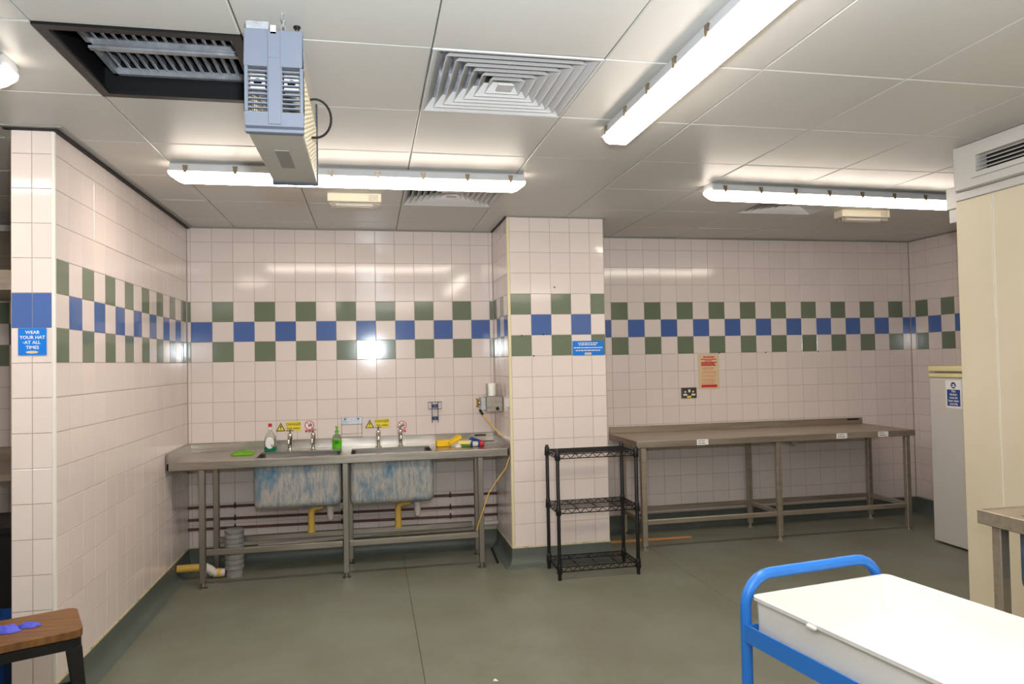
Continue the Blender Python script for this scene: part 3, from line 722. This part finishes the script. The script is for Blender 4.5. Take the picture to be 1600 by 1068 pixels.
rotbox((2.008,-0.368,SZ+0.0088), (0.105,0.068,0.0155), -0.15).build('scourer', 'dkgreen', t, bevel=0.003)
t = thing('dish_brush', (2.10,-0.30,SZ), 'blue dish brush with long dark handle pointing right', 'brush')
MB().tube([(2.055,-0.285,SZ+0.043),(2.075,-0.285,SZ+0.047),(2.10,-0.28,SZ+0.038),(2.14,-0.27,SZ+0.026),(2.17,-0.26,SZ+0.021)], [0.008,0.014,0.012,0.007,0.005], 10).build('head', 'royal', t, smooth=True)
MB().tube([(2.165,-0.262,SZ+0.021),(2.255,-0.22,SZ+0.017)], 0.0035, 8).build('handle', 'rubber', t)
MB().box(2.050,2.095,-0.30,-0.272,SZ+0.001,SZ+0.036).build('bristles', 'royal', t, bevel=0.004)
t = thing('detergent_bottle', (2.09,-0.40,SZ), 'blue and white bottle with red cap lying on the draining board', 'bottle')
MB().lathe([(0.010,2.045),(0.019,2.052),(0.019,2.110),(0.012,2.118)], (0,-0.405,SZ+0.020), 14, axis=0).build('body', 'royal', t, smooth=True)
MB().lathe([(0.0195,2.062),(0.0195,2.100)], (0,-0.405,SZ+0.020), 14, axis=0).build('label_band', 'white_pipe', t, smooth=True)
MB().lathe([(0.019,2.114),(0.021,2.118),(0.021,2.142),(0.016,2.146)], (0,-0.405,SZ+0.0215), 14, axis=0).build('cap', 'red', t, smooth=True)
tag(crumple('crumpled_wrapper', (1.953,-0.40,SZ+0.001), (0.025,0.022,0.03), 'white_pipe', 'small crumpled white wrapper in front of the yellow sponges', 'wrapper', 9, 14, 7))

# wall fittings above the sinks
t = thing('soap_rack', (1.182,-0.02,0.895), 'wire soap rack with grey metal back plate above the sinks', 'soap rack')
box(1.103,1.262,-0.010,-0.003,1.000,1.055).build('back_plate', 'galv', t, bevel=0.002)
MB().tube([(1.107,-0.014,1.005),(1.109,-0.016,0.905),(1.260,-0.016,0.905),(1.258,-0.014,1.005)], 0.0022, 6).tube([(1.107,-0.075,0.935),(1.260,-0.075,0.935)], 0.002, 6).tube([(1.109,-0.016,0.930),(1.107,-0.075,0.935)], 0.002, 6).tube([(1.260,-0.016,0.930),(1.260,-0.075,0.935)], 0.002, 6).build('wire_frame', 'steel_leg', t)
for x in (1.132, 1.232): MB().lathe([(0.006,0),(0.006,0.004)], (x,-0.0135,1.040), 8, axis=1).build('screw', 'dark', t)
t = thing('wire_bracket', (1.82,-0.02,0.99), 'empty navy blue wire bracket on the tiles above the right sink', 'bracket')
MB().tube([(1.768,-0.030,1.152),(1.875,-0.030,1.152),(1.872,-0.030,1.098),(1.772,-0.030,1.098)], 0.003, 6, closed=True).tube([(1.800,-0.022,1.152),(1.800,-0.022,0.990)], 0.003, 6).tube([(1.846,-0.022,1.152),(1.846,-0.022,0.990)], 0.003, 6).build('wire', 'wire_blue', t)
for z in (1.120, 1.024):
    b_ = box(1.797,1.849,-0.014,-0.003,z-0.012,z+0.014).build('mounting_plate', 'wire_blue', t, bevel=0.002)
    MB().lathe([(0.004,0),(0.004,0.002)], (1.823,-0.0158,z+0.002), 8, axis=1).build('screw', 'chrome', b_)
def danger(x0, lab):
    t = thing('danger_sign', (x0+0.085,-0.003,0.965), lab, 'sign', 'hot water warning signs')
    tri = [(x0,0.966),(x0+0.068,0.966),(x0+0.034,1.030)]
    MB().prism(tri, -0.0042, -0.0028, 1).build('triangle_border', 'sign_black', t)
    MB().prism([(x0+0.009,0.971),(x0+0.059,0.971),(x0+0.034,1.018)], -0.0048, -0.0040, 1).build('triangle', 'sign_yellow', t)
    MB().prism([(x0+0.031,0.988),(x0+0.037,0.988),(x0+0.0385,1.007),(x0+0.0295,1.007)], -0.0054, -0.0047, 1).box(x0+0.031,x0+0.037,-0.0054,-0.0047,0.976,0.983).build('exclamation_mark', 'sign_black', t)
    box(x0+0.074,x0+0.182,-0.0042,-0.0028,0.966,1.034).build('plate', 'sign_yellow', t)
    text('DANGER', 0.0265, (x0+0.128,-0.0046,1.015), (1,0,0), (0,0,1), 'sign_black', t, bold=0.0001)
    text('Hot water', 0.0215, (x0+0.128,-0.0046,0.985), (1,0,0), (0,0,1), 'sign_black', t, bold=0.0002)
danger(0.624, 'yellow DANGER hot water sign above the left sink')
danger(1.284, 'yellow DANGER hot water sign above the right sink')
def nodrink(x, z, lab):
    t = thing('prohibition_sign', (x,-0.003,z-0.05), lab, 'sign', 'red round signs by the taps')
    MB().lathe([(0.0345,0),(0.0345,0.0012)], (x,-0.0044,z), 24, axis=1).build('disc', 'sign_white', t)
    MB().tube([(x+0.0315*math.cos(a),-0.0048,z+0.0315*math.sin(a)) for a in [2*math.pi*k/24 for k in range(24)]], 0.003, 6, closed=True).build('red_ring', 'sign_red', t)
    MB().bar((x-0.022,-0.0052,z+0.022),(x+0.022,-0.0052,z-0.022),0.0012,0.005).build('red_bar', 'sign_red', t)
    MB().box(x-0.004,x+0.022,-0.0056,-0.0046,z-0.004,z+0.004).box(x+0.006,x+0.011,-0.0056,-0.0046,z+0.004,z+0.014).box(x-0.001,x+0.018,-0.0056,-0.0046,z+0.013,z+0.017).box(x-0.008,x-0.001,-0.0056,-0.0046,z-0.016,z+0.002).build('tap_symbol', 'sign_black', t)
    rd = random.Random(5); d = MB(); dashes(d, -0.0035, x-0.033, x+0.03, z-0.045, 0.014, rd, 0.012, 0.022, 0.004); d.build('small_print', 'sign_red', t)
nodrink(0.868, 1.005, 'round red prohibition sign behind the second tap from the left')
nodrink(1.566, 0.978, 'round red prohibition sign behind the tap farthest right')

t = thing('dosing_unit', (2.25,-0.33,1.07), 'stainless steel dispenser box with brass fittings on the side of the pillar', 'dispenser')
box(2.178,2.303,-0.36,-0.22,1.083,1.200).build('case', 'steel', t, bevel=0.003)
box(2.138,2.1775,-0.35,-0.24,1.100,1.192).build('valve_block', 'galv', t, bevel=0.003)
MB().lathe([(0.013,0),(0.013,0.006)], (2.262,-0.3665,1.108), 14, axis=1).build('button', 'rubber', t)
MB().lathe([(0.012,2.115),(0.014,2.122),(0.014,2.138)], (0,-0.30,1.150), 12, axis=0).tube([(2.118,-0.325,1.180),(2.118,-0.325,1.120)], 0.009, 8).build('brass_fitting', 'brass', t, smooth=True)
for z in (1.184,1.128): MB().lathe([(0.006,2.104),(0.006,2.118)], (0,-0.325,z), 8, axis=0).build('brass_knob', 'brass', t)
MB().tube([(2.135,-0.31,1.10),(2.148,-0.32,1.075),(2.158,-0.325,1.062)], 0.010, 8).build('hose_end', 'rubber', t)
MB().tube([(2.155,-0.324,1.065),(2.195,-0.36,1.010),(2.245,-0.42,0.945),(2.278,-0.465,0.905)], 0.0055, 8).build('hose', 'yellow_pipe', t, smooth=True)
box(2.189,2.192,-0.315,-0.265,1.200,1.295).build('holder_ear', 'steel', t); box(2.272,2.276,-0.33,-0.25,1.200,1.295).build('holder_ear', 'steel', t)
tag(MB().lathe([(0.034,0),(0.035,0.003),(0.035,0.092),(0.033,0.096)], (2.231,-0.29,1.2012), 18).build('canister', 'white', smooth=True), 'white canister standing in the steel dispenser beside the pillar', 'canister')
tag(MB().tube([(2.296,-0.618,0.777),(2.270,-0.615,0.70),(2.200,-0.615,0.61),(2.140,-0.612,0.52),(2.105,-0.608,0.42),(2.070,-0.607,0.33),(2.055,-0.607,0.27)], 0.004, 8).build('yellow_hose', 'yellow_pipe', smooth=True), 'thin yellow hose hanging from the right end of the sink unit', 'hose')

# ------------------------------------------------------------------ black wire rack
RX = (2.545, 3.098); RY = (-1.020, -0.735)
t = thing('wire_shelf_rack', (2.82,-0.88,0), 'black three-tier wire shelf rack standing in front of the pillar', 'shelf rack')
for x in RX:
    for y in RY:
        po = MB().tube([(x,y,0),(x,y,0.862),(x,y,0.867)], [0.0125,0.0125,0.009], 12).build('post', 'black_coat', t, smooth=True)
        for z in (0.820,0.455,0.070): MB().lathe([(0.0165,-0.028),(0.019,-0.022),(0.016,0.030),(0.0135,0.034)], (x,y,z), 12).build('collar', 'black_coat', po, smooth=True)
for z in (0.820,0.455,0.070):
    sh = MB(); a, b, c, d = RX[0], RX[1], RY[0], RY[1]; zu, zl = z+0.014, z-0.016
    for zz in (zu, zl):
        sh.bar((a,c,zz),(b,c,zz),0.006).bar((a,d,zz),(b,d,zz),0.006).bar((a,c,zz),(a,d,zz),0.006).bar((b,c,zz),(b,d,zz),0.006)
    o = sh.build('shelf', 'black_coat', t)
    tr = MB()
    for (p, q, n) in (((a,c),(b,c),9),((a,d),(b,d),9),((a,c),(a,d),5),((b,c),(b,d),5)):
        for k in range(n*2):
            u, v = k/(2*n), (k+1)/(2*n); P = lambda s_: (p[0]+(q[0]-p[0])*s_, p[1]+(q[1]-p[1])*s_)
            tr.bar((*P(u), zl if k % 2 else zu), (*P(v), zu if k % 2 else zl), 0.0042)
    tr.build('truss_wire', 'black_coat', o)
    dw = MB()
    for k in range(1, 12): y = c+(d-c)*k/12; dw.bar((a,y,zu+0.003),(b,y,zu+0.003),0.0028)
    for k in range(1, 4): x = a+(b-a)*k/4; dw.bar((x,c,zu-0.004),(x,d,zu-0.004),0.006)
    dw.build('deck_wire', 'black_coat', o)

# ------------------------------------------------------------------ right work table
WX0, WX1, WY0, WY1, WZ = 3.305, 5.735, -0.505, 0.140, 0.832
t = thing('work_table', (4.52,-0.2,0), 'long stainless steel work table with upstand along the right back wall', 'table')
box(WX0,WX1,WY0,WY1,WZ-0.05,WZ).build('table_top', 'steel_dark', t, bevel=0.003, seg=2)
box(WX0+0.004,WX1-0.012,WY1-0.016,WY1,WZ,0.886).build('upstand', 'steel_dark', t, bevel=0.002)
box(5.565,5.685,WY1-0.0185,WY1-0.0165,0.866,0.880).build('maker_plate', 'black', t)
for x in (3.362, 4.498, 5.668):
    square_leg(t, x, -0.478, WZ-0.0505, 0.040, 'steel_dark'); square_leg(t, x+0.012, 0.0, WZ-0.0505, 0.040, 'steel_dark')
for xa, xb in ((3.384,4.476),(4.520,5.646)):
    box(xa,xb,-0.491,-0.465,0.195,0.230).build('rail', 'steel_dark', t, bevel=0.003); box(xa,xb,-0.013,0.013,0.195,0.230).build('rail', 'steel_dark', t, bevel=0.003)
for x in (3.368,4.504,5.674): box(x-0.013,x+0.013,-0.457,-0.021,0.195,0.230).build('cross_rail', 'steel_dark', t, bevel=0.003)
MB().prism([(-0.45,WZ-0.051),(-0.10,WZ-0.051),(-0.10,WZ-0.056),(-0.43,WZ-0.090),(-0.45,WZ-0.090)], 4.525, 4.530, 0).build('gusset', 'steel_dark', t)
MB().box(4.66,4.70,-0.42,0.06,WZ-0.085,WZ-0.052).build('drawer_runner', 'galv', t)
for xa, z, k in ((3.795,0,0),(5.005,0,1),(5.385,0,2)):
    st = box(xa,xa+0.095,WY0-0.0008,WY0+0.0003,WZ-0.046,WZ-0.004).build('paper_sticker', 'sign_white', t)
    rd = random.Random(k+20); d = MB(); dashes(d, WY0-0.0010, xa+0.010, xa+0.066, WZ-0.016, 0.006, rd, 0.01, 0.03); dashes(d, WY0-0.0010, xa+0.010, xa+0.075, WZ-0.033, 0.007, rd, 0.01, 0.03)
    d.build('sticker_print', 'paper_grey', st)

# wall items above the work table
t = thing('red_notice', (4.235,YB,1.18), 'peach safety notice printed in red on the tiles above the work table', 'notice')
box(4.140,4.335,YB-0.0045,YB-0.0025,1.182,1.490).build('sheet', 'sign_beige', t)
box(4.158,4.318,YB-0.0052,YB-0.0044,1.194,1.474).build('print_area', 'sign_peach', t)
rd = random.Random(11); d = MB(); dashes(d, YB-0.0056, 4.186, 4.292, 1.463, 0.010, rd, 0.02, 0.04)
dashes(d, YB-0.0056, 4.165, 4.312, 1.443, 0.009, rd, 0.01, 0.025); dashes(d, YB-0.0056, 4.20, 4.275, 1.430, 0.008, rd, 0.008, 0.015)
for k in range(3): dashes(d, YB-0.0056, 4.166, 4.312, 1.416-0.0125*k, 0.0105, rd, 0.02, 0.05, 0.002)
d.build('bold_print', 'sign_red', t)
d = MB()
for k in range(14):
    if k in (2,5,8): continue
    dashes(d, YB-0.0056, 4.170, random.uniform(4.27,4.314), 1.368-0.0108*k, 0.0028, rd, 0.006, 0.02)
d.build('small_print', 'sign_red', t)
box(4.164,4.312,YB-0.0058,YB-0.0050,1.198,1.221).build('red_band', 'sign_red', t)
t = thing('wall_socket', (4.04,YB,1.105), 'metal double socket with yellow sticker on the tiles left of the red notice', 'socket')
box(3.972,4.115,YB-0.012,YB-0.0005,1.110,1.202).build('plate', 'socket', t, bevel=0.004, seg=2)
box(4.034,4.054,YB-0.0165,YB-0.012,1.160,1.186).build('switch', 'white', t, bevel=0.002)
for x in (3.990, 4.066): box(x,x+0.034,YB-0.0135,YB-0.0118,1.132,1.147).build('outlet', 'white', t)
for x in (4.008, 4.080): MB().lathe([(0.008,0),(0.008,0.0015)], (x,YB-0.0135,1.165), 10, axis=1).build('outlet', 'white', t)
box(4.024,4.062,YB-0.0132,YB-0.0118,1.112,1.131).build('sticker', 'sign_yellow', t)
t = thing('blue_notice', (2.895,YP,1.49), 'blue notice with white lines of text on the pillar', 'sign')
box(2.778,3.018,YP-0.0042,YP-0.0026,1.494,1.600).build('plate', 'sign_blue', t)
rd = random.Random(31); d = MB()
for z, a, b in ((1.584,2.820,2.970),(1.571,2.825,2.965),(1.550,2.788,3.005),(1.530,2.803,2.990)): dashes(d, YP-0.0046, a, b, z, 0.0065, rd, 0.010, 0.030, 0.004)
d.build('small_print', 'sign_white', t)
box(2.870,2.922,YP-0.0047,YP-0.0040,1.497,1.514).build('logo_patch', 'sign_beige', t)
t = thing('hat_sign', (-0.087,YE,1.525), 'blue sign reading WEAR YOUR HAT AT ALL TIMES on the left wall end', 'sign')
box(-0.140,-0.031,YE-0.0048,YE-0.0026,1.530,1.645).build('plate', 'sign_blue', t)
for tx, z in (('WEAR',1.6265),('YOUR HAT',1.605),('AT ALL',1.5835),('TIMES',1.562)):
    text(tx, 0.0195, (-0.0845,YE-0.0052,z), (1,0,0), (0,0,1), 'sign_white', t, bold=0.0002)
MB().prism([(-0.086+0.024*math.cos(a),1.5425+0.006*math.sin(a)) for a in [2*math.pi*k/12 for k in range(12)]], YE-0.0054, YE-0.0046, 1).build('logo_patch', 'sign_beige', t)
MB().lathe([(0.0018,0),(0.0018,0.0006)], (-0.1195,YE-0.0054,1.5835), 8, axis=1).build('lettering', 'sign_white', t)

# fridge
t = thing('fridge', (5.9,-1.12,0), 'white upright fridge with cream top beside the cream partition', 'fridge')
box(5.645,6.20,-1.42,-0.822,0.03,1.318).build('body', 'white_enamel', t, bevel=0.008, seg=2)
dr = box(5.602,5.643,-1.42,-0.822,0.014,1.270).build('door', 'white_enamel', t, bevel=0.008, seg=2)
box(5.596,5.643,-1.42,-0.818,1.2705,1.305).build('door_grip', 'cream', dr, bevel=0.012, seg=3)
box(5.596,6.20,-1.424,-0.818,1.319,1.360).build('top', 'cream', t, bevel=0.008, seg=2)
box(5.65,6.19,-1.40,-0.83,0.0,0.029).build('plinth', 'dark', t)
t = thing('kitchen_sign', (5.6,-1.05,1.06), 'blue and white kitchen cleanliness sign on the fridge door', 'sign')
box(5.6000,5.6012,-1.132,-0.985,1.045,1.255).build('backing', 'sign_white', t)
box(5.5992,5.6001,-1.120,-0.998,1.062,1.185).build('panel', 'sign_navy', t)
MB().lathe([(0.024,0),(0.024,0.0009)], (5.5992,-1.059,1.217), 20, axis=0).build('symbol_disc', 'sign_navy', t)
MB().box(5.5986,5.5993,-1.076,-1.044,1.205,1.211).box(5.5986,5.5993,-1.068,-1.060,1.211,1.226).box(5.5986,5.5993,-1.060,-1.048,1.218,1.224).build('symbol', 'sign_white', t)
for k, tx in enumerate(('This', 'kitchen', 'must be', 'kept clean', 'and tidy')):
    text(tx, 0.0235, (5.5988,-1.059,1.172-0.0235*k), (0,-1,0), (0,0,1), 'sign_white', t, bold=0.0003)

# strips on the floor
tag(MB().bar((3.115,-0.20,0.0085),(3.86,-0.215,0.0085),0.028,0.015).build('wooden_strip', 'strip_wood', bevel=0.002), 'thin pale wooden strip lying on the floor under the work table', 'wooden strip')
tag(MB().bar((2.236,-0.13,0.010),(2.214,-0.53,0.010),0.014,0.014).build('dark_rod', 'rubber', bevel=0.003), 'short dark rod on the floor beside the pillar', 'rod')
tag(MB().prism([(1.86,-2.39),(1.883,-2.398),(1.876,-2.375),(1.868,-2.37)], 0.0005, 0.0025, 2).build('paper_scrap', 'sign_white'), 'tiny white scrap of paper on the floor in the foreground', 'paper scrap')

# ------------------------------------------------------------------ blue trolley with white tray
TA = math.radians(9.0); TO = Vector((2.279,-3.955,0)); tu = Vector((math.cos(TA),math.sin(TA),0)); tw = Vector((math.sin(TA),-math.cos(TA),0))
def tl(p): return TO+tu*p.x+tw*p.y+Vector((0,0,p.z))       # x across, y along (towards the viewer)
TW, TL = 0.470, 0.80
t = thing('trolley', tuple(tl(Vector((TW/2,TL/2,0)))), 'blue painted tubular trolley carrying the white tray in the foreground', 'trolley')
def hoop(y):
    r = 0.080; xa, xb, zt = 0.004, TW-0.010, 0.892; pts = [(xa,y,0.11)]
    pts += [(xa,y,0.60),(xa,y,zt-r)]+[(xa+r-r*math.cos(a),y,zt-r+r*math.sin(a)) for a in [math.pi/2*k/6 for k in range(1,7)]]
    pts += [(xb-r+r*math.sin(a),y,zt-r+r*math.cos(a)) for a in [math.pi/2*k/6 for k in range(0,7)]]+[(xb,y,0.60),(xb,y,0.11)]
    return MB().tube(pts, 0.0145, 14).xf(tl)
hoop(-0.022).build('handle_frame', 'blue_paint', t, smooth=True); hoop(TL+0.022).build('handle_frame', 'blue_paint', t, smooth=True)
for x in (-0.008, TW+0.005): box(x,x+0.004,-0.02,TL+0.02,0.728,0.773).xf(tl).build('side_rail', 'blue_paint', t)
for y in (-0.006, TL+0.002): box(0,TW,y,y+0.004,0.728,0.773).xf(tl).build('end_rail', 'blue_paint', t)
box(-0.004,TW+0.004,-0.004,TL+0.004,0.728,0.732).xf(tl).build('top_shelf', 'blue_paint', t)
box(-0.004,TW+0.004,-0.010,TL+0.010,0.230,0.260).xf(tl).build('lower_shelf', 'blue_paint', t)
for x in (0.004, TW-0.010):
    for y in (-0.022, TL+0.022):
        c = MB().box(x-0.014,x+0.014,y-0.016,y+0.016,0.085,0.112).xf(tl).build('caster', 'steel_leg', t)
        MB().lathe([(0.045,-0.012),(0.050,-0.006),(0.050,0.006),(0.045,0.012)], (x,y,0.050), 18, axis=0).xf(tl).build('wheel', 'rubber', c, smooth=True)
bm = bmesh.new()
def tray_mesh():
    mb = MB(); z0, z1, zi = 0.7335, 0.850, 0.739; a = 0.012; W_, L_ = TW-0.008, TL-0.004
    def ring(ins, z, r=0.02):
        p = []
        for (cx_, cy_, st) in ((ins+r+0.004,ins+r,180),(W_-ins-r+0.004,ins+r,270),(W_-ins-r+0.004,L_-ins-r,0),(ins+r+0.004,L_-ins-r,90)):
            for k in range(5): an = math.radians(st+90*k/4); p.append((cx_+r*math.cos(an), cy_+r*math.sin(an), z))
        return p
    rings = [ring(0.007,z0), ring(0.005,z1-0.012), ring(-0.001,z1-0.009), ring(-0.001,z1), ring(0.008,z1), ring(0.012,z1-0.012), ring(0.020,zi+0.012,0.03), ring(0.032,zi,0.03)]
    n = len(rings[0]); vs = [q for r in rings for q in r]
    fs = [(i*n+k,i*n+(k+1)%n,(i+1)*n+(k+1)%n,(i+1)*n+k) for i in range(len(rings)-1) for k in range(n)]+[tuple(range(n)), tuple((len(rings)-1)*n+k for k in range(n))]
    return mb.add(vs, fs)
bm.free()
t2 = thing('tray', tuple(tl(Vector((TW/2,TL/2,0.7335)))), 'large white plastic tray resting on the blue trolley', 'tray')
tray_mesh().xf(tl).build('shell', 'tray_white', t2, smooth=True)
for x in (-0.001, TW-0.006):
    for y in (0.215, TL-0.215): MB().box(x-0.003,x+0.010,y-0.014,y+0.014,0.836,0.846).xf(tl).build('rim_notch', 'tray_white', t2, bevel=0.003)

# ------------------------------------------------------------------ second sink on the right edge
t = thing('side_sink', (3.98,-3.9,0), 'stainless steel sink table with blue bowl at the right edge', 'sink')
top = MB()
for a in ((3.712,4.275,-3.335,-3.212),(3.712,3.765,-3.90,-3.335),(4.20,4.275,-3.90,-3.335),(3.712,4.275,-4.70,-3.90)): top.box(*a, 0.822, 0.834)
top.build('worktop', 'steel_dark', t)
box(3.700,3.712,-4.70,-3.200,0.782,0.838).build('front_lip', 'steel_dark', t, bevel=0.003)
box(3.712,4.275,-3.212,-3.200,0.782,0.838).build('end_lip', 'steel_dark', t, bevel=0.003)
box(4.264,4.276,-4.70,-3.212,0.834,0.90).build('upstand', 'steel_dark', t)
for y in (-3.262, -4.64):
    square_leg(t, 3.747, y, 0.821, 0.042, 'steel_dark'); square_leg(t, 4.235, y, 0.821, 0.042, 'steel_dark')
bowl(t, 3.745, 4.215, -3.92, -3.325, 0.545, 0.8215, 'blue_bowl')

# ------------------------------------------------------------------ stool and glove
SA = math.radians(24.0); SC = Vector((0.089,-2.695,0)); sh_ = 0.520
def stl(p): return SC+Vector((p.x*math.cos(SA)-p.y*math.sin(SA), p.x*math.sin(SA)+p.y*math.cos(SA), p.z))
t = thing('stool', tuple(SC), 'black metal stool with wooden seat in the left foreground', 'stool')
def rrect(h, r, n=5):
    p = []
    for cx_, cy_, st in ((-h+r,-h+r,180),(h-r,-h+r,270),(h-r,h-r,0),(-h+r,h-r,90)):
        for k in range(n): an = math.radians(st+90*k/(n-1)); p.append((cx_+r*math.cos(an), cy_+r*math.sin(an)))
    return p
MB().prism(rrect(0.150,0.035), sh_-0.030, sh_, 2).xf(stl).build('seat', 'wood', t, bevel=0.003, seg=2)
MB().prism(rrect(0.146,0.03), sh_-0.070, sh_-0.0305, 2).xf(stl).build('seat_frame', 'black_coat', t, bevel=0.004)
for sx in (-1,1):
    for sy_ in (-1,1):
        a, b = Vector((sx*0.121,sy_*0.121,sh_-0.06)), Vector((sx*0.168,sy_*0.168,0.0)); wt, wb_ = 0.050, 0.022
        vs = []
        for c, wd in ((a,wt),(b,wb_)):
            for dx, dy in ((1,1),(-wd/0.024 if False else -1,1),(-1,-1),(1,-1)): vs.append(c+Vector((sx*dx*wd/2*1.0, sy_*dy*wd/2*1.0, 0)))
        MB().add(vs, [(0,1,2,3),(7,6,5,4),(0,4,5,1),(1,5,6,2),(2,6,7,3),(3,7,4,0)]).xf(stl).build('leg', 'black_coat', t, bevel=0.003)
for s_ in (-1,1):
    MB().bar((-0.149,s_*0.149,0.22),(0.149,s_*0.149,0.22),0.012,0.024).xf(stl).build('stretcher', 'black_coat', t); MB().bar((s_*0.149,-0.149,0.22),(s_*0.149,0.149,0.22),0.012,0.024).xf(stl).build('stretcher', 'black_coat', t)
g = thing('rubber_glove', (0.0,-2.74,sh_), 'crumpled blue disposable glove lying on the wooden stool', 'glove')
def lump(c, r, seed, nm):
    o = crumple(nm, c, r, 'glove', None, None, seed, 18, 8); o.parent = g; o.location = Vector(o.location)-BASE[g.name]; return o
lump((0.012,-2.730,sh_+0.0015), (0.056,0.032,0.024), 4, 'palm'); lump((0.078,-2.700,sh_+0.0015), (0.036,0.019,0.020), 6, 'cuff')
for k in range(4):
    a = Vector((-0.008-0.002*k,-2.752+0.014*k,sh_+0.009)); MB().tube([a, a+Vector((-0.018,-0.010+0.004*k,0.004)), a+Vector((-0.034,-0.012+0.006*k,-0.002))], [0.008,0.007,0.005], 8).build('finger', 'glove', g, smooth=True)

# ------------------------------------------------------------------ what shows of the room beyond the left wall
t = thing('extractor_hood', (-1.2,-0.6,1.9), 'stainless steel extractor hood in the room beyond the left wall', 'extractor hood')
MB().prism([(-0.95,1.955),(-0.02,1.955),(-0.02,2.36),(-0.55,2.36),(-0.95,2.06)], -2.6, -0.55, 0).build('canopy', 'steel_dark', t)
box(-2.62,-0.53,-0.97,-0.935,1.940,1.985).build('gutter', 'steel', t)
t = thing('prep_table', (-1.3,-0.5,0), 'stainless steel table partly hidden behind the left wall end', 'table')
box(-2.4,-0.62,-0.85,-0.02,0.80,0.845).build('table_top', 'steel_dark', t, bevel=0.003)
box(-2.4,-0.62,-0.02,-0.004,0.845,0.93).build('upstand', 'steel_dark', t)
for x in (-2.36,-0.66):
    for y in (-0.81,-0.06): box(x-0.02,x+0.02,y-0.02,y+0.02,0,0.7995).build('leg', 'steel_dark', t)
t = thing('black_bin', (-0.62,-1.35,0), 'black bin standing behind the left wall end', 'bin')
MB().prism(rrect(0.20,0.04), 0.0, 0.62, 2).xf(lambda p: Vector((p.x*(0.85+0.15*p.z/0.62)-0.66, p.y*(0.85+0.15*p.z/0.62)-1.30, p.z))).build('body', 'black', t)
MB().prism(rrect(0.215,0.04), 0.6205, 0.66, 2).xf(lambda p: p+Vector((-0.66,-1.30,0))).build('lid', 'black', t, bevel=0.006)
t = thing('blue_container', (-0.42,-1.95,0), 'blue plastic container with white label behind the left wall end', 'container')
MB().prism(rrect(0.12,0.03), 0.0, 0.34, 2).xf(lambda p: p+Vector((-0.42,-1.95,0))).build('body', 'blue_tub', t, bevel=0.008)
MB().tube([(-0.48,-1.95,0.335),(-0.47,-1.95,0.385),(-0.37,-1.95,0.385),(-0.36,-1.95,0.335)], 0.012, 8).build('handle', 'blue_tub', t)
lb = box(-0.49,-0.35,-2.0722,-2.0702,0.10,0.25).build('label_sticker', 'sign_white', t)
rd = random.Random(8); d = MB()
for k in range(4): dashes(d, -2.0726, -0.48, -0.36, 0.23-0.03*k, 0.010, rd, 0.01, 0.04)
d.build('label_print', 'paper_grey', lb)
